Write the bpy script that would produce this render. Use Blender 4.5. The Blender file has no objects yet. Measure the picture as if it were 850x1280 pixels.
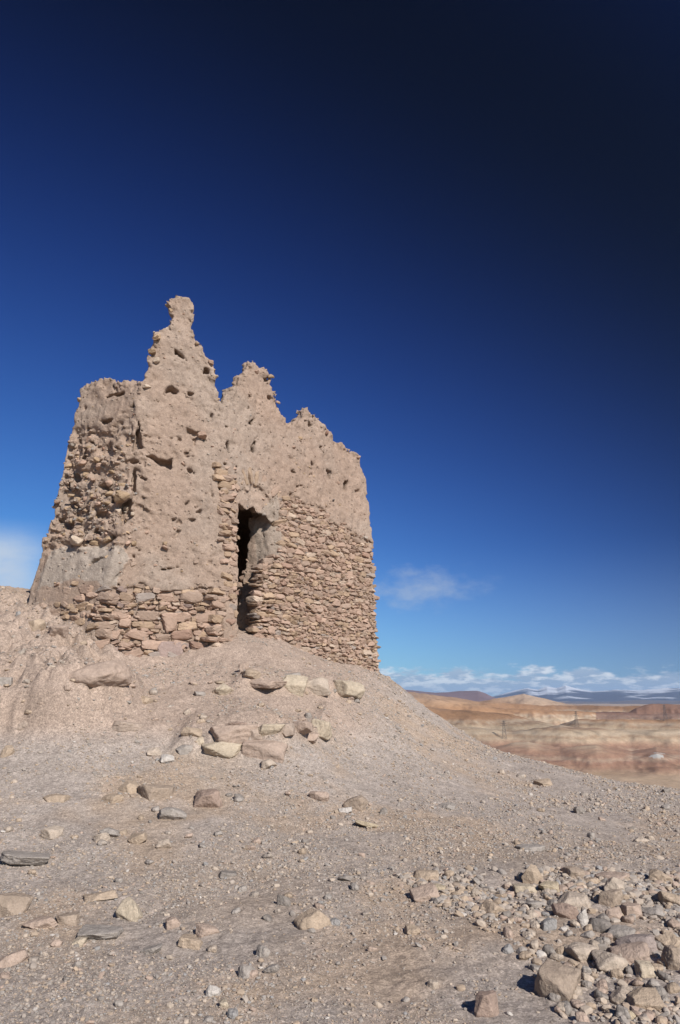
import bpy, bmesh, math
import numpy as np
from mathutils import Vector
from concurrent.futures import ThreadPoolExecutor

rng = np.random.default_rng(7)
F32 = np.float32
C = bpy.context.scene.collection

# ------------------------------------------------------------------ camera
EYE = np.array([0.0, 0.0, 1.6])
PITCH = math.radians(14.0)
FPX = 26.0 / 36.0 * 1280.0          # focal length in photograph pixels
cP, sP = math.cos(PITCH), math.sin(PITCH)


def project(x, y, z):
    z = z - EYE[2]
    fwd = y * cP + z * sP
    up = -y * sP + z * cP
    fwd = np.where(np.abs(fwd) < 1e-3, 1e-3, fwd)
    return 425 + FPX * x / fwd, 640 - FPX * up / fwd


def ray(px, py):
    xc, yc = (px - 425) / FPX, (640 - py) / FPX
    return np.array([xc, cP - yc * sP, sP + yc * cP])


def at(px, py, Y):
    d = ray(px, py)
    return EYE + d * (Y / d[1])


# ------------------------------------------------------------------ noise
_perm = rng.permutation(256).astype(np.int32)
_perm = np.concatenate([_perm, _perm])
_g = rng.normal(size=(256, 3)); _g /= np.linalg.norm(_g, axis=1)[:, None]
_g = _g.astype(F32)
_g0, _g1, _g2 = (np.ascontiguousarray(_g[:, k]) for k in range(3))


def _perlin(x, y, z):
    xi, yi, zi = np.floor(x), np.floor(y), np.floor(z)
    x, y, z = x - xi, y - yi, z - zi
    xi, yi, zi = (a.astype(np.int32) & 255 for a in (xi, yi, zi))
    u, v, w = (t * t * t * (t * (t * 6 - 15) + 10) for t in (x, y, z))

    def gr(a, b, c):
        h = _perm[_perm[_perm[(xi + a) & 255] + ((yi + b) & 255)] + ((zi + c) & 255)]
        return _g0[h] * (x - a) + _g1[h] * (y - b) + _g2[h] * (z - c)
    x00 = gr(0, 0, 0); x00 = x00 + u * (gr(1, 0, 0) - x00)
    x10 = gr(0, 1, 0); x10 = x10 + u * (gr(1, 1, 0) - x10)
    y0 = x00 + v * (x10 - x00)
    x01 = gr(0, 0, 1); x01 = x01 + u * (gr(1, 0, 1) - x01)
    x11 = gr(0, 1, 1); x11 = x11 + u * (gr(1, 1, 1) - x11)
    y1 = x01 + v * (x11 - x01)
    return (y0 + w * (y1 - y0)) * 1.6


_pool = ThreadPoolExecutor(16)


def noise(x, y, z, freq, seed=0.0):
    """3-D gradient noise, about -1..1, threaded over chunks."""
    sh = np.shape(x)
    x = (np.asarray(x, F32).ravel() * F32(freq) + F32(seed * 17.3))
    y = (np.asarray(y, F32).ravel() * F32(freq) + F32(seed * 5.7 + 3.1))
    z = (np.broadcast_to(np.asarray(z, F32), sh).ravel() * F32(freq) + F32(seed * 9.1 + 7.7))
    n = len(x)
    if n < 20000:
        return _perlin(x, y, z).reshape(sh)
    cut = np.linspace(0, n, max(2, n // 60000) + 1).astype(int)
    out = list(_pool.map(lambda k: _perlin(x[cut[k]:cut[k + 1]], y[cut[k]:cut[k + 1]], z[cut[k]:cut[k + 1]]), range(len(cut) - 1)))
    return np.concatenate(out).reshape(sh)


def fbm(x, y, z, freq, octaves=4, gain=.5, seed=0.0):
    s, a = 0, 1.0
    for k in range(octaves):
        s = s + a * noise(x, y, z, freq * 2.03 ** k, seed + k * 1.7)
        a *= gain
    return s


def sstep(a, b, x):
    t = np.clip((x - a) / (b - a), 0, 1)
    return t * t * (3 - 2 * t)


def in_poly(px, py, poly):
    poly = np.asarray(poly, float)
    inside = np.zeros(np.shape(px), bool)
    j = len(poly) - 1
    for i in range(len(poly)):
        xi, yi = poly[i]; xj, yj = poly[j]
        c = ((yi > py) != (yj > py)) & (px < (xj - xi) * (py - yi) / (yj - yi + 1e-12) + xi)
        inside ^= c
        j = i
    return inside


# ------------------------------------------------------------------ mesh helpers
def mesh_obj(name, verts, faces, mat=None, parent=None, col=None, smooth=True):
    """faces: (n, k) array with the same k for every face."""
    verts = np.asarray(verts, F32); faces = np.asarray(faces, np.int32)
    me = bpy.data.meshes.new(name)
    me.vertices.add(len(verts)); me.vertices.foreach_set('co', verts.ravel())
    n, k = faces.shape
    me.loops.add(n * k); me.loops.foreach_set('vertex_index', faces.ravel())
    me.polygons.add(n)
    me.polygons.foreach_set('loop_start', np.arange(0, n * k, k, dtype=np.int32))
    me.polygons.foreach_set('use_smooth', np.full(n, smooth, bool))
    me.update(calc_edges=True)
    if col is not None:
        a = me.color_attributes.new('Col', 'FLOAT_COLOR', 'POINT')
        c4 = np.ones((len(verts), 4), F32); c4[:, :3] = col
        a.data.foreach_set('color', c4.ravel())
    if mat: me.materials.append(mat)
    o = bpy.data.objects.new(name, me); C.objects.link(o)
    if parent: o.parent = parent
    return o


def tag(o, label=None, cat=None, group=None, kind=None):
    if label: o['label'] = label
    if cat: o['category'] = cat
    if group: o['group'] = group
    if kind: o['kind'] = kind
    return o


def empty(name, loc=(0, 0, 0)):
    o = bpy.data.objects.new(name, None); C.objects.link(o); o.location = loc
    o.empty_display_size = .3
    return o


def ico(level):
    bm = bmesh.new(); bmesh.ops.create_icosphere(bm, subdivisions=level, radius=1)
    v = np.array([p.co[:] for p in bm.verts]); f = np.array([[q.index for q in p.verts] for p in bm.faces])
    bm.free()
    return v, f


ICO = {k: ico(k) for k in (1, 2, 3, 4, 5)}


def rand_rot(n, tilt, r=rng):
    """random yaw and a small tilt; (n,3,3)"""
    a = r.uniform(0, 2 * np.pi, n); ca, sa = np.cos(a), np.sin(a)
    Z = np.zeros((n, 3, 3)); Z[:, 0, 0] = ca; Z[:, 0, 1] = -sa; Z[:, 1, 0] = sa; Z[:, 1, 1] = ca; Z[:, 2, 2] = 1
    return Z @ small_rot(n, tilt, r)


def small_rot(n, ang, r=rng):
    w = r.normal(size=(n, 3)) * ang
    t = np.linalg.norm(w, axis=1) + 1e-9; k = w / t[:, None]
    K = np.zeros((n, 3, 3))
    K[:, 0, 1] = -k[:, 2]; K[:, 0, 2] = k[:, 1]; K[:, 1, 0] = k[:, 2]; K[:, 1, 2] = -k[:, 0]; K[:, 2, 0] = -k[:, 1]; K[:, 2, 1] = k[:, 0]
    return np.eye(3) + np.sin(t)[:, None, None] * K + (1 - np.cos(t))[:, None, None] * (K @ K)


def rocks(n, level, box=.5, sharp=12, cuts=7, r=rng, rough=.03):
    """n unit rocks (V per rock): rounded convex polyhedra, radius about 1."""
    d, f = ICO[level]
    V = len(d)
    out = np.empty((n, V, 3), F32)
    CH = max(1, 4_000_000 // (V * (cuts + 6)))
    ax = np.concatenate([np.eye(3), -np.eye(3)])
    for s in range(0, n, CH):
        m = min(CH, n - s)
        R = small_rot(m, .14, r)
        A = np.einsum('nij,kj->nki', R, ax) + r.normal(size=(m, 6, 3)) * .08
        B = r.normal(size=(m, cuts, 3)); B /= np.linalg.norm(B, axis=2)[:, :, None]
        N = np.concatenate([A, B], 1)
        N /= np.linalg.norm(N, axis=2)[:, :, None]
        dist = np.concatenate([r.uniform(.78, 1.0, (m, 6)) + (1 - box) * .25, r.uniform(.78, 1.25, (m, cuts)) * (1 - .1 * (1 - box)) + .22 * box], 1)
        dots = np.maximum(np.einsum('nkj,vj->nkv', N, d), 0) / dist[:, :, None]
        rad = (dots ** sharp).sum(1) ** (-1.0 / sharp)
        P = rad[:, :, None] * d[None]
        if rough:
            off = r.uniform(0, 200, (m, 1, 3))
            q = P * 1.7 + off
            nz = noise(q[..., 0], q[..., 1], q[..., 2], 1.0) + .5 * noise(q[..., 0], q[..., 1], q[..., 2], 2.3, 3)
            if level >= 3: nz = nz + .3 * noise(q[..., 0], q[..., 1], q[..., 2], 5.1, 5)
            P = P * (1 + rough * nz[..., None])
        P = P / np.abs(P).max(axis=1, keepdims=True)
        out[s:s + m] = P
    return out, f


def merge_rocks(P, f):
    n, V, _ = P.shape
    faces = (f[None] + (np.arange(n) * V)[:, None, None]).reshape(-1, 3)
    return P.reshape(-1, 3), faces


# ------------------------------------------------------------------ palette (linear albedo)
COL = dict(tan=(.36, .255, .165), pink=(.365, .25, .188), red=(.25, .15, .11), pale=(.43, .34, .26), cream=(.46, .37, .255),
           grey=(.25, .225, .205), dark=(.13, .118, .11), blue=(.21, .22, .23), white=(.5, .46, .42), yellow=(.42, .33, .2),
           purple=(.235, .18, .17), brown=(.27, .19, .13), mud=(.312, .228, .175), soil=(.322, .268, .223))
COL = {k: np.array(v) for k, v in COL.items()}


# ------------------------------------------------------------------ materials
def material(name, bumps=((60, .4, .01),), mottle=((3, .12), (25, .15)), rough=.95, tint=None, speck=None, pits=0):
    m = bpy.data.materials.new(name); m.use_nodes = True
    nt = m.node_tree; nt.nodes.clear(); N = nt.nodes.new; L = nt.links.new
    out = N('ShaderNodeOutputMaterial'); b = N('ShaderNodeBsdfPrincipled')
    b.inputs['Roughness'].default_value = rough
    b.inputs['Specular IOR Level'].default_value = .15
    L(b.outputs[0], out.inputs[0])
    tc = N('ShaderNodeTexCoord'); co = tc.outputs['Object']
    at_ = N('ShaderNodeAttribute'); at_.attribute_name = 'Col'
    c = at_.outputs['Color']
    if tint:
        rgb = N('ShaderNodeRGB'); rgb.outputs[0].default_value = (*tint, 1); c = rgb.outputs[0]
    for k, (sc, amt) in enumerate(mottle):
        t = N('ShaderNodeTexNoise'); t.inputs['Scale'].default_value = sc; t.inputs['Detail'].default_value = 4
        t.inputs['Roughness'].default_value = .65
        L(co, t.inputs['Vector'])
        mr = N('ShaderNodeMapRange'); L(t.outputs['Fac'], mr.inputs['Value'])
        mr.inputs['From Min'].default_value = .25; mr.inputs['From Max'].default_value = .75
        mr.inputs['To Min'].default_value = 1 - amt; mr.inputs['To Max'].default_value = 1 + amt
        mx = N('ShaderNodeVectorMath'); mx.operation = 'SCALE'
        L(c, mx.inputs[0]); L(mr.outputs[0], mx.inputs['Scale']); c = mx.outputs[0]
    if speck:
        for sc, amt in speck:                 # grains of differing stone: voronoi cells with their own tone
            v = N('ShaderNodeTexVoronoi'); v.inputs['Scale'].default_value = sc; v.inputs['Randomness'].default_value = 1
            L(co, v.inputs['Vector'])
            sx = N('ShaderNodeSeparateColor'); L(v.outputs['Color'], sx.inputs[0])
            mr = N('ShaderNodeMapRange'); L(sx.outputs[0], mr.inputs['Value'])
            mr.inputs['To Min'].default_value = 1 - amt; mr.inputs['To Max'].default_value = 1 + amt
            mx = N('ShaderNodeVectorMath'); mx.operation = 'SCALE'
            L(c, mx.inputs[0]); L(mr.outputs[0], mx.inputs['Scale']); c = mx.outputs[0]
    L(c, b.inputs['Base Color'])
    nrm = None
    for sc, st, dist in bumps:
        t = N('ShaderNodeTexNoise'); t.inputs['Scale'].default_value = sc; t.inputs['Detail'].default_value = 5
        t.inputs['Roughness'].default_value = .7
        L(co, t.inputs['Vector'])
        bp = N('ShaderNodeBump'); bp.inputs['Strength'].default_value = st; bp.inputs['Distance'].default_value = dist
        L(t.outputs['Fac'], bp.inputs['Height'])
        if nrm: L(nrm, bp.inputs['Normal'])
        nrm = bp.outputs[0]
    if pits:
        v = N('ShaderNodeTexVoronoi'); v.inputs['Scale'].default_value = pits; L(co, v.inputs['Vector'])
        sx = N('ShaderNodeSeparateColor'); L(v.outputs['Color'], sx.inputs[0])
        r1 = N('ShaderNodeMapRange'); L(v.outputs['Distance'], r1.inputs['Value']); r1.inputs['From Min'].default_value = .12; r1.inputs['From Max'].default_value = .42
        r2 = N('ShaderNodeMath'); r2.operation = 'LESS_THAN'; L(sx.outputs[0], r2.inputs[0]); r2.inputs[1].default_value = .86
        r3 = N('ShaderNodeMath'); r3.operation = 'MAXIMUM'; L(r1.outputs[0], r3.inputs[0]); L(r2.outputs[0], r3.inputs[1])
        bp = N('ShaderNodeBump'); bp.inputs['Strength'].default_value = .8; bp.inputs['Distance'].default_value = .03
        L(r3.outputs[0], bp.inputs['Height']); L(nrm, bp.inputs['Normal']); nrm = bp.outputs[0]
    if nrm: L(nrm, b.inputs['Normal'])
    return m


M_MUD = material('earth_plaster', bumps=((38, .8, .02), (95, .9, .008)), mottle=((1.3, .1), (9, .1), (60, .16)), speck=((34, .09), (75, .10)), pits=15)
M_STONE = material('field_stone', bumps=((14, .6, .03), (60, .6, .01)), mottle=((5, .14), (30, .14)))
M_ROCK = material('loose_rock', bumps=((14, .8, .03), (70, .8, .008)), mottle=((7, .2), (26, .16), (80, .16)))
M_GRAVEL = material('gravel_grain', bumps=((90, .4, .004),), mottle=((60, .12),))
M_GROUND = material('stony_soil', bumps=((60, .6, .012), (140, .9, .006)), mottle=((1.1, .08), (9, .09), (80, .18)), speck=((42, .17), (85, .22), (160, .2)))
M_VALLEY = material('layered_desert', bumps=(), mottle=((.02, .1), (.006, .1), (.11, .16), (.33, .16)))
M_MOUNT = material('mountain_rock', bumps=(), mottle=((.002, .12),))


# ------------------------------------------------------------------ hill terrain
CTRL = []
def ctrl(px, py, Y): CTRL.append(at(px, py, Y))
for px in (-150, 150, 425, 700, 1000):
    ctrl(px, 1280, 4.2); ctrl(px, 1200, 5.02); ctrl(px, 1100, 6.55)
for p in [(850, 1050, 9.0), (850, 1000, 12.0), (850, 989, 13.2), (775, 977, 13.6), (700, 960, 14.2), (650, 948, 14.6), (600, 932, 15.0), (565, 912, 15.5),
          (530, 884, 16.4), (500, 858, 16.4), (474, 841, 16.0), (425, 1000, 9.1), (600, 1000, 10.2), (700, 1020, 9.8), (250, 1000, 8.6),
          (100, 1000, 8.3), (-60, 1000, 8.2), (425, 940, 11.0), (300, 948, 9.8), (330, 905, 10.3), (150, 935, 9.7), (0, 928, 9.7), (-80, 920, 9.7),
          (0, 890, 10.1), (-80, 880, 10.2), (0, 845, 10.6), (60, 900, 9.9), (110, 875, 10.3), (0, 800, 11.4), (-80, 790, 11.5), (0, 733, 14.0), (-90, 728, 14.2),
          (40, 745, 13.6), (110, 835, 11.0), (80, 795, 12.0), (150, 833, 11.9), (220, 831, 12.3), (290, 828, 12.3), (302, 799, 12.95),
          (345, 806, 13.3), (400, 826, 14.3), (380, 850, 12.4), (310, 862, 11.5), (440, 872, 12.4), (220, 872, 11.1), (500, 905, 13.6), (550, 950, 12.6),
          (520, 930, 12.6), (160, 872, 11.0)]:
    ctrl(*p)
for x, y, z in [(-5, 16.5, 3.0), (-2, 20, 1.4), (3, 20, .2), (6, 18, -1.2), (10, 17, -2.2), (-9, 17, 2.2), (-14, 14, 2.4), (-6, 23, 0), (4, 26, -4), (12, 24, -6),
                (-14, 24, -2), (16, 15, -3.0), (20, 8, -2.5), (12, 10, -.5), (-14, 6, .8), (0, 0, 0), (3, 0, 0), (-3, 0, 0), (0, -8, -.3), (12, -8, -1), (-12, -8, -.3),
                (-26, 30, -10), (0, 36, -12), (26, 26, -13), (36, 0, -11), (26, -26, -11), (0, -36, -9), (-26, -26, -8), (-36, 0, -6)]:
    CTRL.append(np.array([x, y, z]))
CTRL = np.array(CTRL)


def _U(r2): return .5 * r2 * np.log(r2 + 1e-9)


_n = len(CTRL)
_A = np.zeros((_n + 3, _n + 3))
_d2 = ((CTRL[:, None, :2] - CTRL[None, :, :2]) ** 2).sum(2)
_A[:_n, :_n] = _U(_d2) + np.eye(_n) * .12
_A[:_n, _n] = 1; _A[:_n, _n + 1:] = CTRL[:, :2]; _A[_n, :_n] = 1; _A[_n + 1:, :_n] = CTRL[:, :2].T
_w = np.linalg.solve(_A, np.concatenate([CTRL[:, 2], np.zeros(3)]))


def base_z(x, y):
    sh = np.shape(x); x = np.asarray(x, float).ravel(); y = np.asarray(y, float).ravel()
    rr = np.hypot(x, y); k = np.minimum(1, 34 / (rr + 1e-9)); X, Y = x * k, y * k

    def part(s):
        a, b = X[s], Y[s]
        o = _w[_n] + _w[_n + 1] * a + _w[_n + 2] * b
        for i in range(_n):
            o = o + _w[i] * _U((a - CTRL[i, 0]) ** 2 + (b - CTRL[i, 1]) ** 2)
        return o
    cut = np.linspace(0, len(X), max(1, len(X) // 20000) + 1).astype(int)
    z = np.concatenate(list(_pool.map(lambda k: part(slice(cut[k], cut[k + 1])), range(len(cut) - 1))))
    z = z - np.maximum(0, rr - 34) * .55
    return np.maximum(z, -101).reshape(sh)


def bank_mask(x, y, z):
    px, py = project(x, y, z)
    m = sstep(915, 890, py) * sstep(200, 120, px) * sstep(8.5, 9.5, y) * sstep(730, 760, py)
    return m


def ground_z(x, y, fine=True):
    z = base_z(x, y)
    bm = bank_mask(x, y, z)
    n1 = noise(x, y, 0, 1.1, 1) * .035 + noise(x, y, 0, 2.9, 2) * .016
    z = z + n1 + bm * (.16 * noise(x, y, 0, 1.7, 3) + .13 * np.abs(noise(x, y, 0, 4.0, 4)))
    for (line, hh_, w_) in TERR:
        yl = np.interp(x, line[:, 0], line[:, 1]); s_ = y - yl + .10 * noise(x, y, 0, 2.4, 11) + .06 * noise(x, y, 0, 7, 12)
        lo_, hi_ = line[0, 0], line[-1, 0]
        z = z + hh_ * sstep(-.06, .1, s_) * sstep(w_, w_ * .25, s_) * sstep(lo_ - .25, lo_ + .1, x) * sstep(hi_ + .25, hi_ - .1, x)
    if fine:
        near = sstep(26, 18, np.hypot(x, y))
        up = sstep(.3, 1.6, z) * near
        z = z + near * (.010 * noise(x, y, 0, 8.5, 5) + .006 * noise(x, y, 0, 19, 6))
        lump = np.maximum(0, noise(x, y, 0, 6.3, 7) - .15)
        z = z + up * .045 * lump + up * .02 * np.maximum(0, noise(x, y, 0, 14, 8)) + bm * (.09 * noise(x, y, 0, 7, 9) - .10 * np.maximum(0, noise(x, y, 0, 4.5, 13) - .2) + .05 * noise(x, y, 0, 21, 10))
    return z


TERR = []
def hit(px, py):
    """where the view through a photograph pixel meets the ground"""
    d = ray(px, py)
    Y = np.arange(3.0, 40, .05)
    P = EYE[None] + d[None] * (Y / d[1])[:, None]
    h = ground_z(P[:, 0], P[:, 1], False)
    k = np.argmax(P[:, 2] < h)
    return P[k] if (P[:, 2] < h).any() else P[200]


for pts_, hh_, w_ in (([(225, 944), (262, 948), (300, 946), (345, 941), (375, 930), (410, 926)], .16, 1.1), ([(300, 863), (345, 869), (400, 869), (455, 877)], .15, .9), ([(-70, 922), (0, 921), (45, 920), (90, 914), (125, 900), (150, 884)], .42, 1.5)):
    ln = np.array([hit(*p_)[:2] for p_ in pts_]); ln = ln[np.argsort(ln[:, 0])]
    TERR.append((ln + np.array([0, .02]), hh_, w_))


def polar_mesh(name, az, rad, zf, mat, colf, **kw):
    A, R = np.meshgrid(az, rad)
    X, Y = np.sin(A) * R, np.cos(A) * R
    Z = zf(X, Y)
    nr, na = X.shape
    i = np.arange(nr * na).reshape(nr, na)
    nxt = np.roll(i, -1, axis=1)
    q = np.stack([i[:-1], i[1:], nxt[1:], nxt[:-1]], -1).reshape(-1, 4)
    V = np.stack([X, Y, Z], -1).reshape(-1, 3)
    return mesh_obj(name, V, q[:, ::-1], mat, col=colf(V), **kw)


az = np.concatenate([np.arange(-.56, .56, .0017), np.linspace(.56, 2 * np.pi - .56, 110)[1:-1]])
rad = np.concatenate([[.02, .5, 1.2, 2.0, 2.6], np.exp(np.arange(math.log(3.2), math.log(19.5), .0024)), np.exp(np.linspace(math.log(19.6), math.log(230), 90))])


def ground_col(V):
    x, y, z = V.T
    g = COL['soil'] * np.array([1.0, 1.0, 1.03])
    n = fbm(x, y, 0, .55, 4, .6, 21)
    tan = COL['tan'] * np.array([.98, 1.0, 1.08])
    t = .65 * sstep(.0, .75, n)
    c = g[None] * (1 - t[:, None]) + tan[None] * t[:, None]
    px, py = project(x, y, z)
    up = (sstep(940, 900, py) * (y > 6)) * sstep(520, 420, px)                       # pinker crumbled earth round the ruin
    up = np.maximum(up, bank_mask(x, y, z))
    c = c * (1 - .75 * up[:, None]) + (COL['mud'] * 1.03)[None] * (.75 * up[:, None])
    # worn brown earth in two shallow hollows of the slope
    for (hx, hy, a, b) in ((640, 1065, 150, 26), (255, 958, 70, 22), (300, 1110, 120, 60), (60, 1190, 90, 30)):
        w = np.exp(-((px - hx) / a) ** 2 - ((py - hy) / b) ** 2) * (y > 2)
        w = w * sstep(-.6, .5, noise(x, y, 0, 2.2, 31) + .4)
        c = c * (1 - .5 * w[:, None]) + (COL['brown'] * np.array([1.1, 1.15, 1.2]))[None] * (.5 * w[:, None])
    return c * (1 + .12 * noise(x, y, z, 3.1, 22) + .08 * noise(x, y, z, 11, 23))[:, None]


ground = polar_mesh('ground', az, rad, ground_z, M_GROUND, ground_col)
tag(ground, kind='structure')

# ------------------------------------------------------------------ the ruined tower
def table(keys): return [np.array(k, float) for k in keys]
TP = [  # plan corner at a few heights: z, x, y
    table([[1, 2.2, 3.55, 4.8, 6.95, 9.2], [-5.8, -5.58, -5.40, -5.19, -4.92, -4.72], [12.75, 12.8, 12.88, 12.94, 13.0, 13.05]]),
    table([[1, 2.2, 3.4, 4.64, 6.7, 7.9, 9.2], [-4.1, -4.0, -3.88, -3.72, -3.64, -3.50, -3.4], [12.1, 12.2, 12.25, 12.3, 12.4, 12.45, 12.5]]),
    table([[1, 2.5, 5, 7, 9.2], [-1.98, -2.0, -2.08, -2.19, -2.3], [12.75, 12.8, 12.9, 12.97, 13.05]]),
    table([[1, 2.1, 4.87, 6.33, 6.9, 9.2], [.86, .83, .745, .57, .43, .3], [15.95, 16, 16.05, 16.08, 16.1, 16.1]]),
    table([[1, 9.2], [-2.3, -2.6], [18.4, 18.1]]),
    table([[1, 9.2], [-5.0, -4.5], [16.1, 15.8]]),
]
NE = 6


def corner(i, z):
    t = TP[i % NE]
    return np.interp(z, t[0], t[1]), np.interp(z, t[0], t[2])


ELEN = [math.dist(corner(i, 4.0), corner(i + 1, 4.0)) for i in range(NE)]


def face(e, u, z):
    """point on the outer face: e edge, u metres along it, z height -> point, tangent, outward normal"""
    ax, ay = corner(e, z); bx, by = corner(e + 1, z)
    f = u / ELEN[e]
    tx, ty = bx - ax, by - ay
    L = np.hypot(tx, ty)
    P = np.stack([ax + f * tx, ay + f * ty, z * np.ones_like(ax)], -1)
    T = np.stack([tx / L, ty / L, 0 * L], -1)
    Nn = np.stack([ty / L, -tx / L, 0 * L], -1)
    return P, T, Nn


_fg = {}
def on_wall(e, px, py):
    """(u, z) on an outer face of the wall seen through a photograph pixel"""
    if e not in _fg:
        U, Z = np.meshgrid(np.linspace(-.15, 1.15, 700) * ELEN[e], np.linspace(1, 9.5, 700))
        P, _, _ = face(e, U, Z)
        _fg[e] = (U, Z, *project(P[..., 0], P[..., 1], P[..., 2]))
    U, Z, X, Y = _fg[e]
    k = np.argmin((X - px) ** 2 + (Y - py) ** 2)
    return U.ravel()[k], Z.ravel()[k]


def best_wall(px, py):
    best = None
    for e in range(3):
        u, z = on_wall(e, px, py)
        X, Y = project(*face(e, np.array(u), np.array(z))[0])
        d = (X - px) ** 2 + (Y - py) ** 2 + (6 if (u < 0 or u > ELEN[e]) else 0)
        if best is None or d < best[0]: best = (d, e, u, z)
    return best[1:]


TOPS = {
    0: [(97, 497), (103, 487), (110, 480), (120, 475), (131, 473), (141, 474), (150, 478), (160, 475), (170, 476), (180, 478)],
    1: [(172, 478), (181, 477), (183, 466), (185, 455), (183, 447), (190, 441), (188, 431), (195, 425), (192, 417), (203, 410), (213, 406), (213, 398), (216, 394),
        (213, 386), (210, 376), (215, 371), (226, 369.5), (237, 373), (242, 380), (242, 396), (240, 407), (246, 424), (255, 440), (264, 449), (268, 456), (268, 470), (271, 485), (273, 503), (277, 502)],
    2: [(279, 501), (284, 490), (297, 482), (300, 470), (306, 462), (312, 454), (316, 453), (323, 455), (331, 462), (336, 471), (341, 485), (348, 504), (354, 520), (355, 535),
        (362, 529), (370, 525), (378, 521), (380, 513), (384, 511), (387, 520), (397, 523), (404, 532), (413, 543), (421, 554), (434, 563), (441, 565), (447, 568)],
}
RS = .02
MASK = {}
for e, pts in TOPS.items():
    uz = [on_wall(e, *p) for p in pts]
    poly = [(-1.0, -1.0), (-1.0, uz[0][1])] + uz + [(ELEN[e] + 1, uz[-1][1]), (ELEN[e] + 1, -1.0)]
    poly = np.array(poly)
    us = np.arange(-.6, ELEN[e] + .6, RS); zs = np.arange(1.0, 10.0, RS)
    U, Z = np.meshgrid(us, zs)
    D = np.full(U.shape, 1e9)
    for a, b in zip(poly, np.roll(poly, -1, 0)):
        ab = b - a
        t = np.clip(((U - a[0]) * ab[0] + (Z - a[1]) * ab[1]) / (ab @ ab + 1e-12), 0, 1)
        D = np.minimum(D, np.hypot(U - a[0] - t * ab[0], Z - a[1] - t * ab[1]))
    MASK[e] = np.where(in_poly(U, Z, poly), -D, D).astype(F32)


def mask_at(e, u, z):
    M = MASK[e]
    i = np.clip((u + .6) / RS, 0, M.shape[1] - 1.001); j = np.clip((z - 1.0) / RS, 0, M.shape[0] - 1.001)
    i0, j0 = i.astype(int), j.astype(int); a, b = i - i0, j - j0
    return (M[j0, i0] * (1 - a) + M[j0, i0 + 1] * a) * (1 - b) + (M[j0 + 1, i0] * (1 - a) + M[j0 + 1, i0 + 1] * a) * b


# masonry zones, pixels of the photograph on the faces they belong to
Z_RIGHT = [(351, 622), (356, 614), (372, 622), (402, 641), (440, 667), (467, 683), (480, 850), (440, 846), (400, 832), (345, 808), (318, 802), (326, 705), (352, 698)]
Z_LEFT = [(112, 768), (124, 752), (150, 738), (175, 733), (215, 740), (250, 736), (281, 740), (300, 735), (300, 845), (150, 845), (128, 810)]
Z_QUOIN = [(274, 574), (292, 578), (297, 640), (300, 740), (282, 742), (284, 700), (276, 640)]
DOOR_U = (.32, 1.32); DOOR_C = .82; SPRING = 5.0; DOOR_R = .46



def reveal_u(z, v):
    """far side of the door opening: splayed inwards, its front corner worn round, thicker at the foot"""
    t = np.clip((4.2 - z) / 1.5, 0, 1)
    return DOOR_U[1] - .14 * t - .20 * np.clip(-v / .7, 0, 1.3) + .15 * np.clip(1 + v / .2, 0, 1.1) ** 2 - .06


VX = .028
x0, y0, z0 = -6.3, 11.75, 1.3
nx, ny, nz = int(7.6 / VX), int(7.0 / VX), int(7.75 / VX)
gx = x0 + np.arange(nx) * VX; gy = y0 + np.arange(ny) * VX; gz = z0 + np.arange(nz) * VX
D0 = np.empty((nz, ny, nx), F32)
SDO = np.empty((nz, ny, nx), np.float16)     # distance to the outer face
UU = np.empty((nz, ny, nx), np.float16)
EE = np.empty((nz, ny, nx), np.int8)
GX, GY = np.meshgrid(gx, gy)
tj = [noise(np.linspace(0, ELEN[e], 200), np.full(200, e * 3.3), 0, 1.3, 40 + e) * .25 + noise(np.linspace(0, ELEN[e], 200), np.full(200, e * 3.3), 0, 4.0, 44) * .12 for e in range(NE)]
TOPZ = {3: (6.75, 6.3), 4: (6.3, 6.3), 5: (6.3, 6.75)}


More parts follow.
